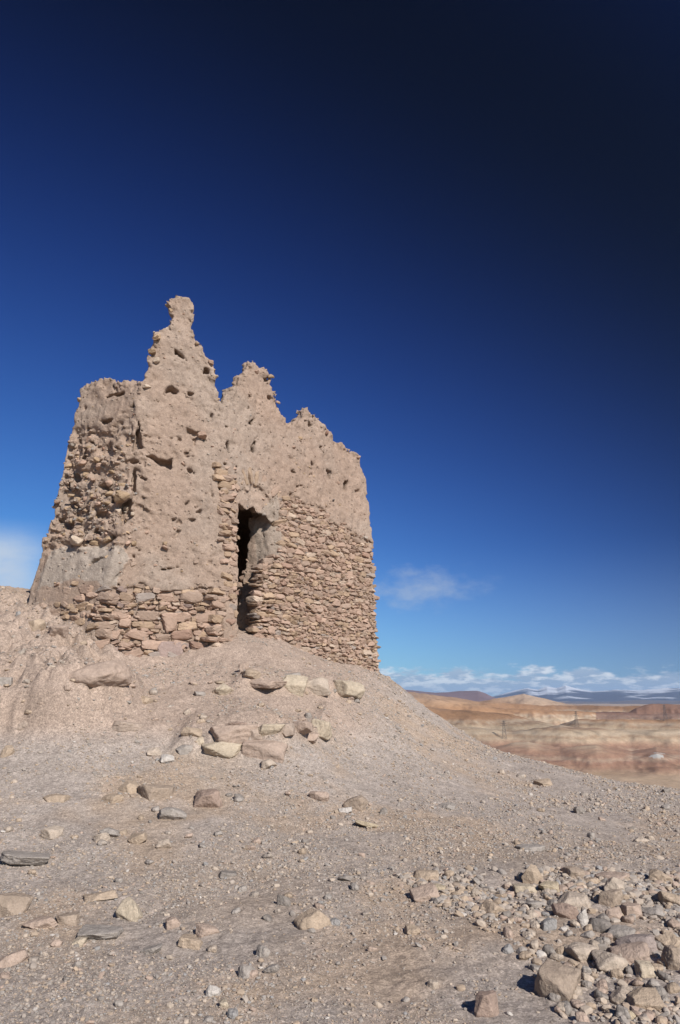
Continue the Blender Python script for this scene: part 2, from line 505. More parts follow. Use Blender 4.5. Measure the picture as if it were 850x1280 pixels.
def build_slice(k):
    z = gz[k]
    P = np.array([corner(i, z) for i in range(NE)])
    best = np.full(GX.shape, 1e9); E = np.zeros(GX.shape, np.int8); U = np.zeros(GX.shape); ins = in_poly(GX, GY, P)
    for e in range(NE):
        a, b = P[e], P[(e + 1) % NE]
        ab = b - a; L = math.hypot(*ab)
        t = ((GX - a[0]) * ab[0] + (GY - a[1]) * ab[1]) / (L * L)
        tc = np.clip(t, 0, 1)
        d = np.hypot(GX - a[0] - tc * ab[0], GY - a[1] - tc * ab[1])
        m = d < best - 1e-6
        best = np.where(m, d, best); E = np.where(m, e, E); U = np.where(m, np.clip(t, -.08, 1.08) * ELEN[e], U)
    sd = np.where(ins, -best, best)
    th = .58 + .07 * max(0, 5 - z)
    top = np.full(GX.shape, -9.0)
    for e in range(NE):
        m = E == e
        if not m.any(): continue
        if e < 3: top[m] = mask_at(e, U[m], np.full(m.sum(), z))
        else:
            f = np.clip(U[m] / ELEN[e], 0, 1)
            top[m] = z - (TOPZ[e][0] + (TOPZ[e][1] - TOPZ[e][0]) * f + np.interp(U[m], np.linspace(0, ELEN[e], 200), tj[e]))
    thin = np.where(E < 3, np.minimum(th, .16 + .75 * np.maximum(-top, 0)), th)      # worn thin towards the broken head
    wall = np.maximum(sd, -(sd + thin))
    d = np.maximum(wall, top)
    # door opening through the third face
    a, b = P[2], P[3]; ab = (b - a) / math.hypot(*(b - a)); nn = np.array([ab[1], -ab[0]])
    u = (GX - a[0]) * ab[0] + (GY - a[1]) * ab[1]; v = (GX - a[0]) * nn[0] + (GY - a[1]) * nn[1]
    u1 = reveal_u(z, v)
    du = np.maximum(DOOR_U[0] - u, u - u1)
    if z > SPRING: du = np.hypot(u - DOOR_C + .06 * np.clip(-v / .7, 0, 1), z - SPRING) - (DOOR_R + .04 - .06 * np.clip(-v / .7, 0, 1))
    op = np.maximum(du, np.maximum(np.maximum(np.abs(v + .3) - .95, 2.2 - z), z - (SPRING - .06 - .14 * (u - DOOR_C) + .045 * np.sin(u * 8 + 1) + .03 * np.sin(u * 21 + v * 9) + .03 * np.sin(v * 17 + u * 5) + .30 * np.clip(-v / .6, -.1, 1))))
    d = np.maximum(d, -op)
    if z > SPRING - .1:                                             # the earth under the arch ring, set back a little
        d = np.maximum(d, -np.maximum(np.hypot(u - DOOR_C, z - SPRING) - DOOR_R + .04 * np.sin(u * 13 + z * 7), -(v + .045)))
    # unseen floor slab, added to shut out light and keep the interior dark
    d = np.minimum(d, np.maximum(np.maximum(sd + .2, abs(z - 5.62) - .14), top))
    D0[k] = d; SDO[k] = sd; UU[k] = U; EE[k] = E


list(_pool.map(build_slice, range(nz)))

# surface relief in a band round the surface
idx = np.nonzero(np.abs(D0) < .24)
zz, yy, xx = gz[idx[0]], gy[idx[1]], gx[idx[2]]
dd = D0[idx].astype(F32); sdo = SDO[idx].astype(F32); ee = EE[idx]
qx, qy = project(xx, yy, zz)
front = (ee < 3) & (sdo > -.45)
jx, jy = 7 * noise(xx, yy, zz, 2.6, 68), 8 * noise(xx, yy, zz, 2.2, 69) + 4 * noise(xx, yy, zz, 7, 70)
zr = in_poly(qx + jx, qy + jy, Z_RIGHT) & (ee == 2) & front
zl = in_poly(qx + jx, qy + jy, Z_LEFT) & (ee <= 1) & front
mas = (zr | zl) & (np.abs(sdo) < .2)
n1 = noise(xx, yy, zz, 1.5, 50); n2 = noise(xx, yy, zz, 4.0, 51); n3 = noise(xx, yy, zz, 9.5, 52); n4 = noise(xx, yy, zz, 19, 53)
rough = sstep(172, 150, qx) * sstep(522, 560, qy) * sstep(705, 675, qy)                  # crumbling rubble of the left face
edge_r = sstep(200, 180, qx) * sstep(140, 165, qx) * sstep(500, 530, qy) * sstep(690, 650, qy) * .6            # ragged broken end of the front wall
rough = np.maximum(rough, edge_r) * front
smoothp = sstep(705, 695, qy) * 0 + (in_poly(qx, qy, [(30, 800), (60, 690), (95, 683), (150, 680), (165, 700), (130, 735), (118, 800)]) & front)
amp = np.where(mas, .25, 1.0) * np.where(smoothp, .5, 1.0)
rel = .034 * n1 + .028 * n2 + .016 * n3 + .010 * n4
rel += .045 * np.maximum(0, n3 - .42) + .05 * np.maximum(0, n4 - .38)
rel2 = .02 + .08 * noise(xx, yy, zz, 2.6, 57) + .22 * np.maximum(0, noise(xx, yy, zz * 1.5, 3.4, 55) - .08) - .10 * np.maximum(0, noise(xx, yy, zz * 1.6, 5.2, 56) - .05) + .09 * np.maximum(0, noise(xx, yy, zz * 1.3, 8.0, 58)) + .03 * n4
dd = dd + amp * rel + rough * rel2
dd = dd + np.where(mas, np.where(zl, .055, .035), 0)
# grey plaster bulges at the foot of the left face
dd = dd - .03 * smoothp * (1 - rough)
# extra ragged break lines along the wall head
head = np.zeros_like(dd)
for e in range(3):
    m = (ee == e)
    head[m] = mask_at(e, UU[idx][m].astype(float), zz[m])
hb = sstep(-.22, -.02, head) * front
dd = dd + hb * (-.02 + .04 * n2 + .05 * np.abs(n3) + .03 * n4)

# holes and hollows: pixel, size in metres (along, high, deep)
HOLES = [(1, 215, 488, .11, .09, .25), (1, 222, 441, .085, .075, .22), (1, 258, 464, .07, .08, .2), (1, 206, 580, .15, .11, .3), (0, 158, 640, .11, .24, .5), (0, 172, 552, .06, .30, .5), (0, 168, 600, .05, .2, .4),
         (0, 153, 491, .05, .07, .2), (2, 284, 557, .09, .09, .22), (2, 318, 561, .06, .09, .22), (2, 315, 527, .08, .05, .16), (2, 412, 590, .08, .06, .2), (2, 434, 607, .1, .13, .3),
         (1, 238, 492, .08, .06, .16), (0, 133, 527, .13, .05, .18), (0, 93, 597, .1, .12, .25), (0, 95, 552, .07, .06, .2), (1, 276, 602, .05, .14, .2), (1, 254, 545, .08, .05, .14),
         (0, 82, 606, .07, .1, .2), (0, 128, 610, .12, .08, .22), (0, 140, 625, .06, .06, .2), (0, 110, 640, .1, .07, .2), (0, 120, 665, .09, .06, .2), (0, 85, 660, .1, .12, .25),
         (0, 75, 668, .06, .07, .2), (1, 181, 598, .06, .05, .14), (1, 167, 575, .09, .07, .22), (2, 338, 498, .06, .05, .14), (2, 402, 560, .05, .06, .15), (2, 391, 580, .06, .04, .12),
         (2, 366, 590, .06, .04, .12), (1, 237, 588, .06, .06, .14), (1, 250, 640, .09, .04, .12), (1, 223, 664, .05, .04, .1), (2, 387, 531, .07, .06, .16), (2, 333, 474, .07, .07, .18)]
hr = np.random.default_rng(3)
for _ in range(120):
    e = int(hr.choice([0, 1, 1, 2, 2, 2])); px = hr.uniform(85, 460); py = hr.uniform(480, 740)
    s = .016 + .034 * hr.random() ** 2
    HOLES.append((e, px, py, s * hr.uniform(.8, 1.6), s, hr.uniform(.06, .13)))
for (e, px, py, a, b, dp) in HOLES:
    e, u, z = best_wall(px, py)
    X, Y = project(*face(e, np.array(u), np.array(z))[0])
    if abs(X - px) > 6 or abs(Y - py) > 6: continue
    P, T, Nn = face(e, np.array(u), np.array(z))
    near = np.nonzero((np.abs(xx - P[0]) < a + dp + .1) & (np.abs(yy - P[1]) < a + dp + .1) & (np.abs(zz - z) < b + .1))[0]
    if len(near) == 0: continue
    q = np.stack([xx[near], yy[near], zz[near]], 1) - P
    lu, lv, lz = q @ T, q @ Nn, q[:, 2]
    lu = lu + .8 * a * noise(xx[near], yy[near], zz[near], .6 / a, 59) * .7; lz = lz + .6 * b * noise(xx[near], yy[near], zz[near], .7 / b, 63) + .5 * lu * hr.uniform(-1, 1)
    side = hr.integers(3, 6); th_ = np.sort(hr.uniform(0, 2 * np.pi, 1) + np.arange(side) * 2 * np.pi / side + hr.uniform(-.5, .5, side))
    r_ = np.max([(lu / a * math.cos(t_) + lz / b * math.sin(t_)) / hr.uniform(.6, 1.0) for t_ in th_], 0)
    r_ = np.sqrt(np.maximum(r_, 0) ** 2 + (lv / dp) ** 2)
    dd[near] = np.maximum(dd[near], (1 - r_) * min(a, b))
D0[idx] = dd

# isosurface (surface nets)
def surface_nets(D):
    S = D < 0
    nz_, ny_, nx_ = S.shape
    cnt = np.zeros((nz_ - 1, ny_ - 1, nx_ - 1), np.int8)
    for a in (0, 1):
        for b in (0, 1):
            for c in (0, 1):
                cnt += S[a:nz_ - 1 + a, b:ny_ - 1 + b, c:nx_ - 1 + c]
    act = (cnt > 0) & (cnt < 8)
    ci = np.nonzero(act)
    vid = np.full(act.shape, -1, np.int32); vid[ci] = np.arange(len(ci[0]))
    val = {}
    for a in (0, 1):
        for b in (0, 1):
            for c in (0, 1):
                val[(a, b, c)] = D[ci[0] + a, ci[1] + b, ci[2] + c].astype(F32)
    acc = np.zeros((len(ci[0]), 3), F32); num = np.zeros(len(ci[0]), F32)
    for p in val:
        for ax in range(3):
            if p[ax]: continue
            q = list(p); q[ax] = 1; q = tuple(q)
            va, vb = val[p], val[q]
            m = (va < 0) != (vb < 0)
            t = np.where(m, va / np.where(m, va - vb, 1), 0)
            pos = [np.full(len(t), p[k], F32) for k in range(3)]
            pos[ax] = t
            acc += np.where(m[:, None], np.stack(pos, 1), 0); num += m
    loc = acc / num[:, None]
    V = np.stack([x0 + (ci[2] + loc[:, 2]) * VX, y0 + (ci[1] + loc[:, 1]) * VX, z0 + (ci[0] + loc[:, 0]) * VX], 1)
    G = np.stack([val[(0, 0, 1)] + val[(0, 1, 1)] + val[(1, 0, 1)] + val[(1, 1, 1)] - val[(0, 0, 0)] - val[(0, 1, 0)] - val[(1, 0, 0)] - val[(1, 1, 0)],
                  val[(0, 1, 0)] + val[(0, 1, 1)] + val[(1, 1, 0)] + val[(1, 1, 1)] - val[(0, 0, 0)] - val[(0, 0, 1)] - val[(1, 0, 0)] - val[(1, 0, 1)],
                  val[(1, 0, 0)] + val[(1, 0, 1)] + val[(1, 1, 0)] + val[(1, 1, 1)] - val[(0, 0, 0)] - val[(0, 0, 1)] - val[(0, 1, 0)] - val[(0, 1, 1)]], 1)
    G /= np.linalg.norm(G, axis=1)[:, None] + 1e-9
    quads = []
    for ax in range(3):
        sl0 = [slice(None)] * 3; sl1 = [slice(None)] * 3
        sl0[ax] = slice(0, -1); sl1[ax] = slice(1, None)
        ch = S[tuple(sl0)] != S[tuple(sl1)]
        e = np.nonzero(ch)
        o1, o2 = [k for k in range(3) if k != ax]
        ok = (e[o1] > 0) & (e[o2] > 0) & (e[o1] < vid.shape[o1]) & (e[o2] < vid.shape[o2])
        e = [a[ok] for a in e]
        neg = S[tuple(e)]

        def g(d1, d2):
            q = list(e); q[o1] = q[o1] - d1; q[o2] = q[o2] - d2
            return vid[tuple(q)]
        q = np.stack([g(1, 1), g(0, 1), g(0, 0), g(1, 0)], 1)
        flip = neg if ax != 1 else ~neg
        q = np.where(flip[:, None], q[:, ::-1], q)
        quads.append(q)
    Q = np.concatenate(quads)
    Q = Q[(Q >= 0).all(1)]
    return V, Q, G


TV, TQ, TG = surface_nets(D0)
del D0, SDO, UU, EE
x, y, z = TV.T.astype(F32)
qx, qy = project(x, y, z)
# drop what is deep underground
f1, f2 = noise(x, y, z, 27, 60), noise(x, y, z, 14, 61)
fine = .008 * f1 - .045 * np.maximum(0, f1 - .40) - .05 * np.maximum(0, f2 - .5) + .018 * np.maximum(0, -f1 - .4)
TV = TV + TG * fine[:, None]
# plaster and earth tones
c = np.tile(COL['mud'], (len(TV), 1))
w1 = sstep(-.3, .6, fbm(x, y, z, .9, 3, .5, 62))[:, None]
c = c * (1 - .35 * w1) + .35 * w1 * COL['soil'] * 1.02
pinkz = (sstep(300, 350, qx) * sstep(720, 560, qy))[:, None] * (y < 17)[:, None]
c = c * (1 - .3 * pinkz) + .3 * pinkz * COL['pink'] * .80  # pinker earth, also darkened to offset the sun on the right wall
gp = in_poly(qx + 6 * noise(x, y, z, 5, 64), qy + 5 * noise(x, y, z, 5, 65), [(45, 738), (62, 690), (95, 684), (150, 680), (160, 700), (148, 735), (120, 728), (92, 722)]) & (y < 15)
c = np.where(gp[:, None], c * .25 + .75 * np.array([.335, .285, .24]), c)
jp = in_poly(qx, qy, [(316, 648), (346, 618), (352, 640), (352, 700), (322, 712)]) & (y > 12.9) & (y < 15)
c = np.where(jp[:, None], c * .4 + .6 * np.array([.30, .25, .205]), c)
c *= (1 + .10 * noise(x, y, z, 6, 66) + .10 * noise(x, y, z, 22, 67))[:, None]
# keep only faces above the ground line by a margin
gz_at = base_z(x, y)
keep = (z > gz_at - .35)
TQ = TQ[keep[TQ].all(1)]
used = np.zeros(len(TV), bool); used[TQ.ravel()] = True
remap = np.cumsum(used) - 1
TV, c, TQ, TG = TV[used], c[used], remap[TQ], TG[used]

tower = empty('ruined_tower', (-2.2, 14.2, float(base_z(np.array([-2.2]), np.array([14.2]))[0])))
tag(tower, 'ruined mud and stone tower with jagged top standing on the bare slope', 'ruined tower')
OFF = np.array(tower.location[:])

# small stones set in the earth walls
sr = np.random.default_rng(11)
fv = np.nonzero((TV[:, 1] < 16.3) & (TG[:, 1] * TV[:, 1] + TG[:, 0] * TV[:, 0] < 0))[0]
px_, py_ = project(TV[fv, 0], TV[fv, 1], TV[fv, 2])
dens = .22 + 2.0 * sstep(175, 150, px_) * sstep(530, 560, py_) * sstep(690, 675, py_) 
dens = np.where(in_poly(px_, py_, Z_RIGHT) | in_poly(px_, py_, Z_LEFT), 0.02, dens)
dens = dens * (py_ > 374) * np.where(in_poly(px_, py_, [(292, 640), (322, 640), (320, 800), (292, 800)]), 0, 1)
NEMB = 1500
pick = sr.choice(fv, NEMB, replace=False, p=dens / dens.sum())
SZ = np.clip(.012 * sr.pareto(2.3, NEMB) + .017, .017, .06)
SZ = SZ * (1 + .3 * (sstep(175, 150, px_) * sstep(530, 560, py_))[np.searchsorted(fv, pick)])
hp = []
for (e, px, py, s, cn) in [(0, 97, 676, .19, 'pale'), (1, 195, 422, .12, 'tan'), (1, 196, 452, .1, 'pale'), (1, 206, 684, .1, 'pink'), (1, 160, 679, .09, 'pink'), (1, 168, 680, .08, 'tan'),
                           (1, 190, 440, .11, 'tan'), (1, 263, 453, .1, 'pink'), (1, 252, 545, .13, 'pink'), (2, 337, 471, .1, 'tan'), (2, 320, 465, .08, 'pink'), (2, 408, 541, .09, 'red'),
                           (1, 183, 484, .1, 'pale'), (1, 213, 388, .08, 'tan'), (0, 155, 622, .2, 'tan'), (2, 447, 572, .1, 'pink'), (1, 268, 472, .07, 'tan'), (2, 417, 625, .05, 'dark'),
                           (1, 246, 430, .07, 'tan'), (2, 347, 503, .07, 'pink'), (0, 100, 500, .07, 'tan'), (0, 113, 560, .1, 'tan'), (0, 105, 580, .12, 'pink'),
                           (0, 122, 575, .1, 'tan'), (0, 90, 620, .12, 'tan'), (0, 72, 628, .1, 'pink'), (0, 117, 600, .11, 'pink'), (0, 140, 590, .1, 'tan'), (0, 100, 650, .1, 'tan')]:
    e, u, zq = best_wall(px, py); P, T, Nn = face(e, np.array(u), np.array(zq))
    s *= .62; hp.append((P + Nn * s * .3, s, COL[cn], Nn))
n = len(pick) + len(hp)
R_, f_ = rocks(n, 3, .4, 24, 9, sr, .06)
cen = np.concatenate([TV[pick] - TG[pick] * .35 * SZ[:, None], np.array([h[0] for h in hp])])
siz = np.concatenate([SZ, [h[1] for h in hp]])
half = siz[:, None] * np.stack([sr.uniform(.8, 1.35, n), sr.uniform(.8, 1.2, n), sr.uniform(.5, .8, n)], 1)
P = np.einsum('nij,nvj->nvi', rand_rot(n, .25, sr), R_ * half[:, None, :]) + cen[:, None, :]
names = sr.choice(['tan', 'pink', 'mud', 'mud', 'soil', 'grey', 'red', 'pale'], len(pick), p=[.13, .2, .33, .12, .14, .03, .01, .04])
cs = np.concatenate([np.array([COL[k] for k in names]), np.array([h[2] for h in hp])]) * sr.uniform(.85, 1.12, (n, 1))
pv, pf = merge_rocks(P, f_)
pc = np.repeat(cs, P.shape[1], 0)

ew = mesh_obj('earth_wall', TV - OFF, TQ, M_MUD, tower, c)
mesh_obj('embedded_stones', pv - OFF, pf, M_STONE, tower, pc, smooth=False)


def lay_courses(e, zone, zlo, zhi, hmin, hmax, wmin, wmax, seed, proud=.0, skip=0., u0=None, u1=None):
    r = np.random.default_rng(seed)
    items = []
    z = zlo
    while z < zhi:
        h = r.uniform(hmin, hmax)
        u = (-.05 if u0 is None else u0) - r.uniform(0, wmax)
        end = ELEN[e] - .06 if u1 is None else u1
        while u < end:
            w = h * r.uniform(1.1, 3.0)
            w = float(np.clip(w, wmin, wmax))
            hh = h
            if r.random() < .10 and h < hmax * .75: hh = h * 1.7       # a taller stone spanning two courses
            if u1 is not None and u + w > u1: w = max(u1 - u, .05)
            hh *= r.uniform(.72, 1.12)
            uc, zc = u + w / 2, z + hh / 2 + r.normal() * .014
            P, T, Nn = face(e, np.array(uc), np.array(zc))
            px, py = project(*P)
            if in_poly(np.array(px + r.normal() * 2.5), np.array(py + r.normal() * 4.5), zone) and r.random() > skip:
                items.append((P, T, Nn, w, hh, r.uniform(.10, .16)))
            u += w + r.uniform(.0, .012)
        z += h + r.uniform(0, .008)
    return items


def stone_mesh(name, items, seed, palette, level=2, proud=.012, smooth=False, sunk=0):
    r = np.random.default_rng(seed)
    n = len(items)
    R_, f_ = rocks(n, level, .85, 40, 10, r, .05)
    P0 = np.array([i[0] for i in items]); T = np.array([i[1] for i in items]); Nn = np.array([i[2] for i in items])
    half = np.array([(i[3] * .56, i[5], i[4] * .585) for i in items])
    Bs = np.stack([T, Nn, np.tile([0, 0, 1.0], (n, 1))], 2)
    Q = R_ * half[:, None, :]
    Q = np.einsum('nij,nvj->nvi', small_rot(n, np.array([.05, .15, .05]), r), Q)
    Q = np.einsum('nij,nvj->nvi', Bs, Q)
    dep = r.normal(size=n) * .008 + proud
    if sunk: dep[-sunk:] -= .022
    Q = Q + (P0 + Nn * (dep - half[:, 1] * .85)[:, None])[:, None, :]
    keys, pr = zip(*palette)
    pr = np.array(pr) / sum(pr)
    cs = (np.array([COL[k] for k in r.choice(keys, n, p=pr)]) * .62 + .38 * (COL['mud'] * .6 + COL['pink'] * .4)) * r.uniform(.86, 1.12, (n, 1))
    v, f = merge_rocks(Q, f_)
    return mesh_obj(name, v - OFF, f, M_STONE, tower, np.repeat(cs, Q.shape[1], 0), smooth=smooth)


PAL = [('pink', 5), ('mud', 3), ('tan', 2), ('brown', .7), ('grey', .25), ('pale', .6), ('red', .35)]
chink = lay_courses(2, Z_RIGHT, 1.6, 5.6, .035, .07, .04, .13, 171)
it = lay_courses(2, Z_RIGHT, 1.6, 5.6, .05, .125, .07, .36, 71)
stone_mesh('rubble_facing', it + chink, 72, PAL, 3, sunk=len(chink))
it = lay_courses(1, Z_LEFT, 1.7, 3.6, .06, .20, .08, .5, 73) + lay_courses(0, Z_LEFT, 1.7, 3.4, .06, .17, .09, .4, 74, u0=.5)
it += lay_courses(2, Z_LEFT + [], 1.8, 3.6, .06, .16, .08, .3, 75, u1=.30)
chink = lay_courses(1, Z_LEFT, 1.7, 3.6, .04, .08, .05, .16, 173) + lay_courses(0, Z_LEFT, 1.7, 3.4, .04, .08, .05, .16, 174, u0=.6)
stone_mesh('stone_footing', it + chink, 76, PAL + [('purple', .6), ('grey', .6)], 3, .015, sunk=len(chink))
it = []
r = np.random.default_rng(83); zq = 2.35
while zq < 4.15:
    hq = r.uniform(.07, .14); vq = r.uniform(-.05, .02)
    while vq > -.75:
        wq = r.uniform(.12, .32)
        vc = vq - wq / 2
        P, T, Nn = face(2, np.array(float(reveal_u(zq + hq / 2, vc))), np.array(zq + hq / 2))
        if zq < 3.9 or r.random() < .4:
            it.append((P + Nn * vc, -(Nn * .94 - T * -.34), -T * .94 - Nn * -.34, wq, hq, .1))
        vq -= wq
    zq += hq
stone_mesh('door_reveal', it, 84, [('mud', 4), ('pink', 2), ('tan', 1)], 3, -.012)
it = lay_courses(1, Z_QUOIN, 3.3, 5.8, .07, .15, .12, .3, 77) + lay_courses(2, Z_QUOIN, 2.6, 5.8, .07, .14, .12, .26, 78, u1=.30)
stone_mesh('door_quoins', it, 79, [('pink', 4), ('tan', 3), ('mud', 2)], 3, .03)

u_, z_ = on_wall(1, 212, 815)
P_, T_, N_ = face(1, np.array(u_), np.array(z_))
stone_mesh('footing_boulder', [(P_, T_, N_, .46, .40, .2)], 5, [('purple', 1)], 4, .06)

# scattered courses showing through the foot of the left face
Z_SC = [(52, 752), (75, 738), (100, 728), (136, 736), (132, 800), (60, 810)]
it = lay_courses(0, Z_SC, 2.6, 3.9, .06, .15, .1, .40, 80, skip=.18)
stone_mesh('exposed_courses', it, 81, [('tan', 2), ('mud', 2), ('pink', 1), ('grey', .5)], 3, .06)

# ring of voussoirs over the door, then the plastered block it carries
vi = []
r = np.random.default_rng(5)
for k, a in enumerate(np.linspace(-8, 188, 15)):
    a_ = math.radians(a + r.normal() * 2)
    R0 = DOOR_R + .06 + .14
    uc, zc = DOOR_C + math.cos(a_) * R0 * 1.02, SPRING + math.sin(a_) * R0
    P, T, Nn = face(2, np.array(uc), np.array(zc))
    up = np.array([0, 0, 1.0])
    rad_ = T * math.cos(a_) + up * math.sin(a_); tan_ = -T * math.sin(a_) + up * math.cos(a_)
    vi.append((P, rad_, Nn, tan_, r.uniform(.12, .19), r.uniform(.05, .085)))
R_, f_ = rocks(len(vi), 3, .95, 16, 5, r, .04)
Q = []
for k, (P, ra, Nn, ta, L, W) in enumerate(vi):
    q = R_[k] * np.array([L, .15, W])
    Q.append(q[:, :1] * ra + q[:, 1:2] * Nn + q[:, 2:] * ta + P - Nn * (.128 - r.uniform(-.01, .02)))
Q = np.array(Q)
v, f = merge_rocks(Q, f_)
cs = (np.array([COL[k] for k in r.choice(['pink', 'mud', 'tan'], len(vi))]) * .45 + .55 * COL['mud']) * r.uniform(.92, 1.08, (len(vi), 1))
mesh_obj('arch_stones', v - OFF, f, M_STONE, tower, np.repeat(cs, Q.shape[1], 0), smooth=False)

# ------------------------------------------------------------------ named rocks
RR = np.random.default_rng(21)


def place_rock(name, px, py, w, h, cn, shape, label, cat='rock', group=None, sink=.3, bright=1.0, tilt=.12, level=5):
    base = hit(px, py + h * .33)
    dist = math.hypot(*(base - EYE))
    s = dist / FPX
    W, H = w * s / 2, max(h, w * .3) * s / 2
    cut, sharp, box = {'lump': (16, 16, .3), 'ang': (12, 44, .3), 'round': (9, 11, .2), 'slab': (9, 40, .5), 'block': (8, 40, .7)}[shape]
    R_, f_ = rocks(1, level, box, sharp, cut, RR, .035)
    v = R_[0].astype(float)
    o3 = RR.uniform(0, 90, 3); q3 = v + o3
    v = v * (1 + .035 * noise(q3[:, 0], q3[:, 1], q3[:, 2], 3.1, 7) + .02 * noise(q3[:, 0], q3[:, 1], q3[:, 2], 7.5, 8) - (.04 * np.maximum(0, noise(q3[:, 0], q3[:, 1], q3[:, 2] * 2.5, 2.2, 9) - .2) if shape != 'round' else 0))[:, None]
    dep = W * RR.uniform(.75, 1.0)
    yaw = RR.uniform(-.5, .5)
    hz = H if shape != 'slab' else H * .8
    v = v * np.array([W * 1.05, dep, hz * 1.1])
    v = v @ small_rot(1, tilt, RR)[0].T
    ca, sa = math.cos(yaw), math.sin(yaw)
    v = np.stack([v[:, 0] * ca - v[:, 1] * sa, v[:, 0] * sa + v[:, 1] * ca, v[:, 2]], 1)
    dirxy = base[:2] / np.hypot(*base[:2])
    cx, cy = base[:2] + dirxy * dep * .45
    zc = min(float(ground_z(np.array([cx]), np.array([cy]))[0]), base[2] + .02) + hz * (1 - 2 * sink)
    col = (COL[cn] * .55 + COL['soil'] * .47) * bright
    n_ = noise(v[:, 0], v[:, 1], v[:, 2], 1.2 / max(W, .02), RR.uniform(0, 9))
    cc = col[None] * (1 + .10 * n_)[:, None]
    o = mesh_obj(name, v, f_, M_ROCK, None, cc, smooth=True)
    o.location = (cx, cy, zc)
    return tag(o, label, cat, group)


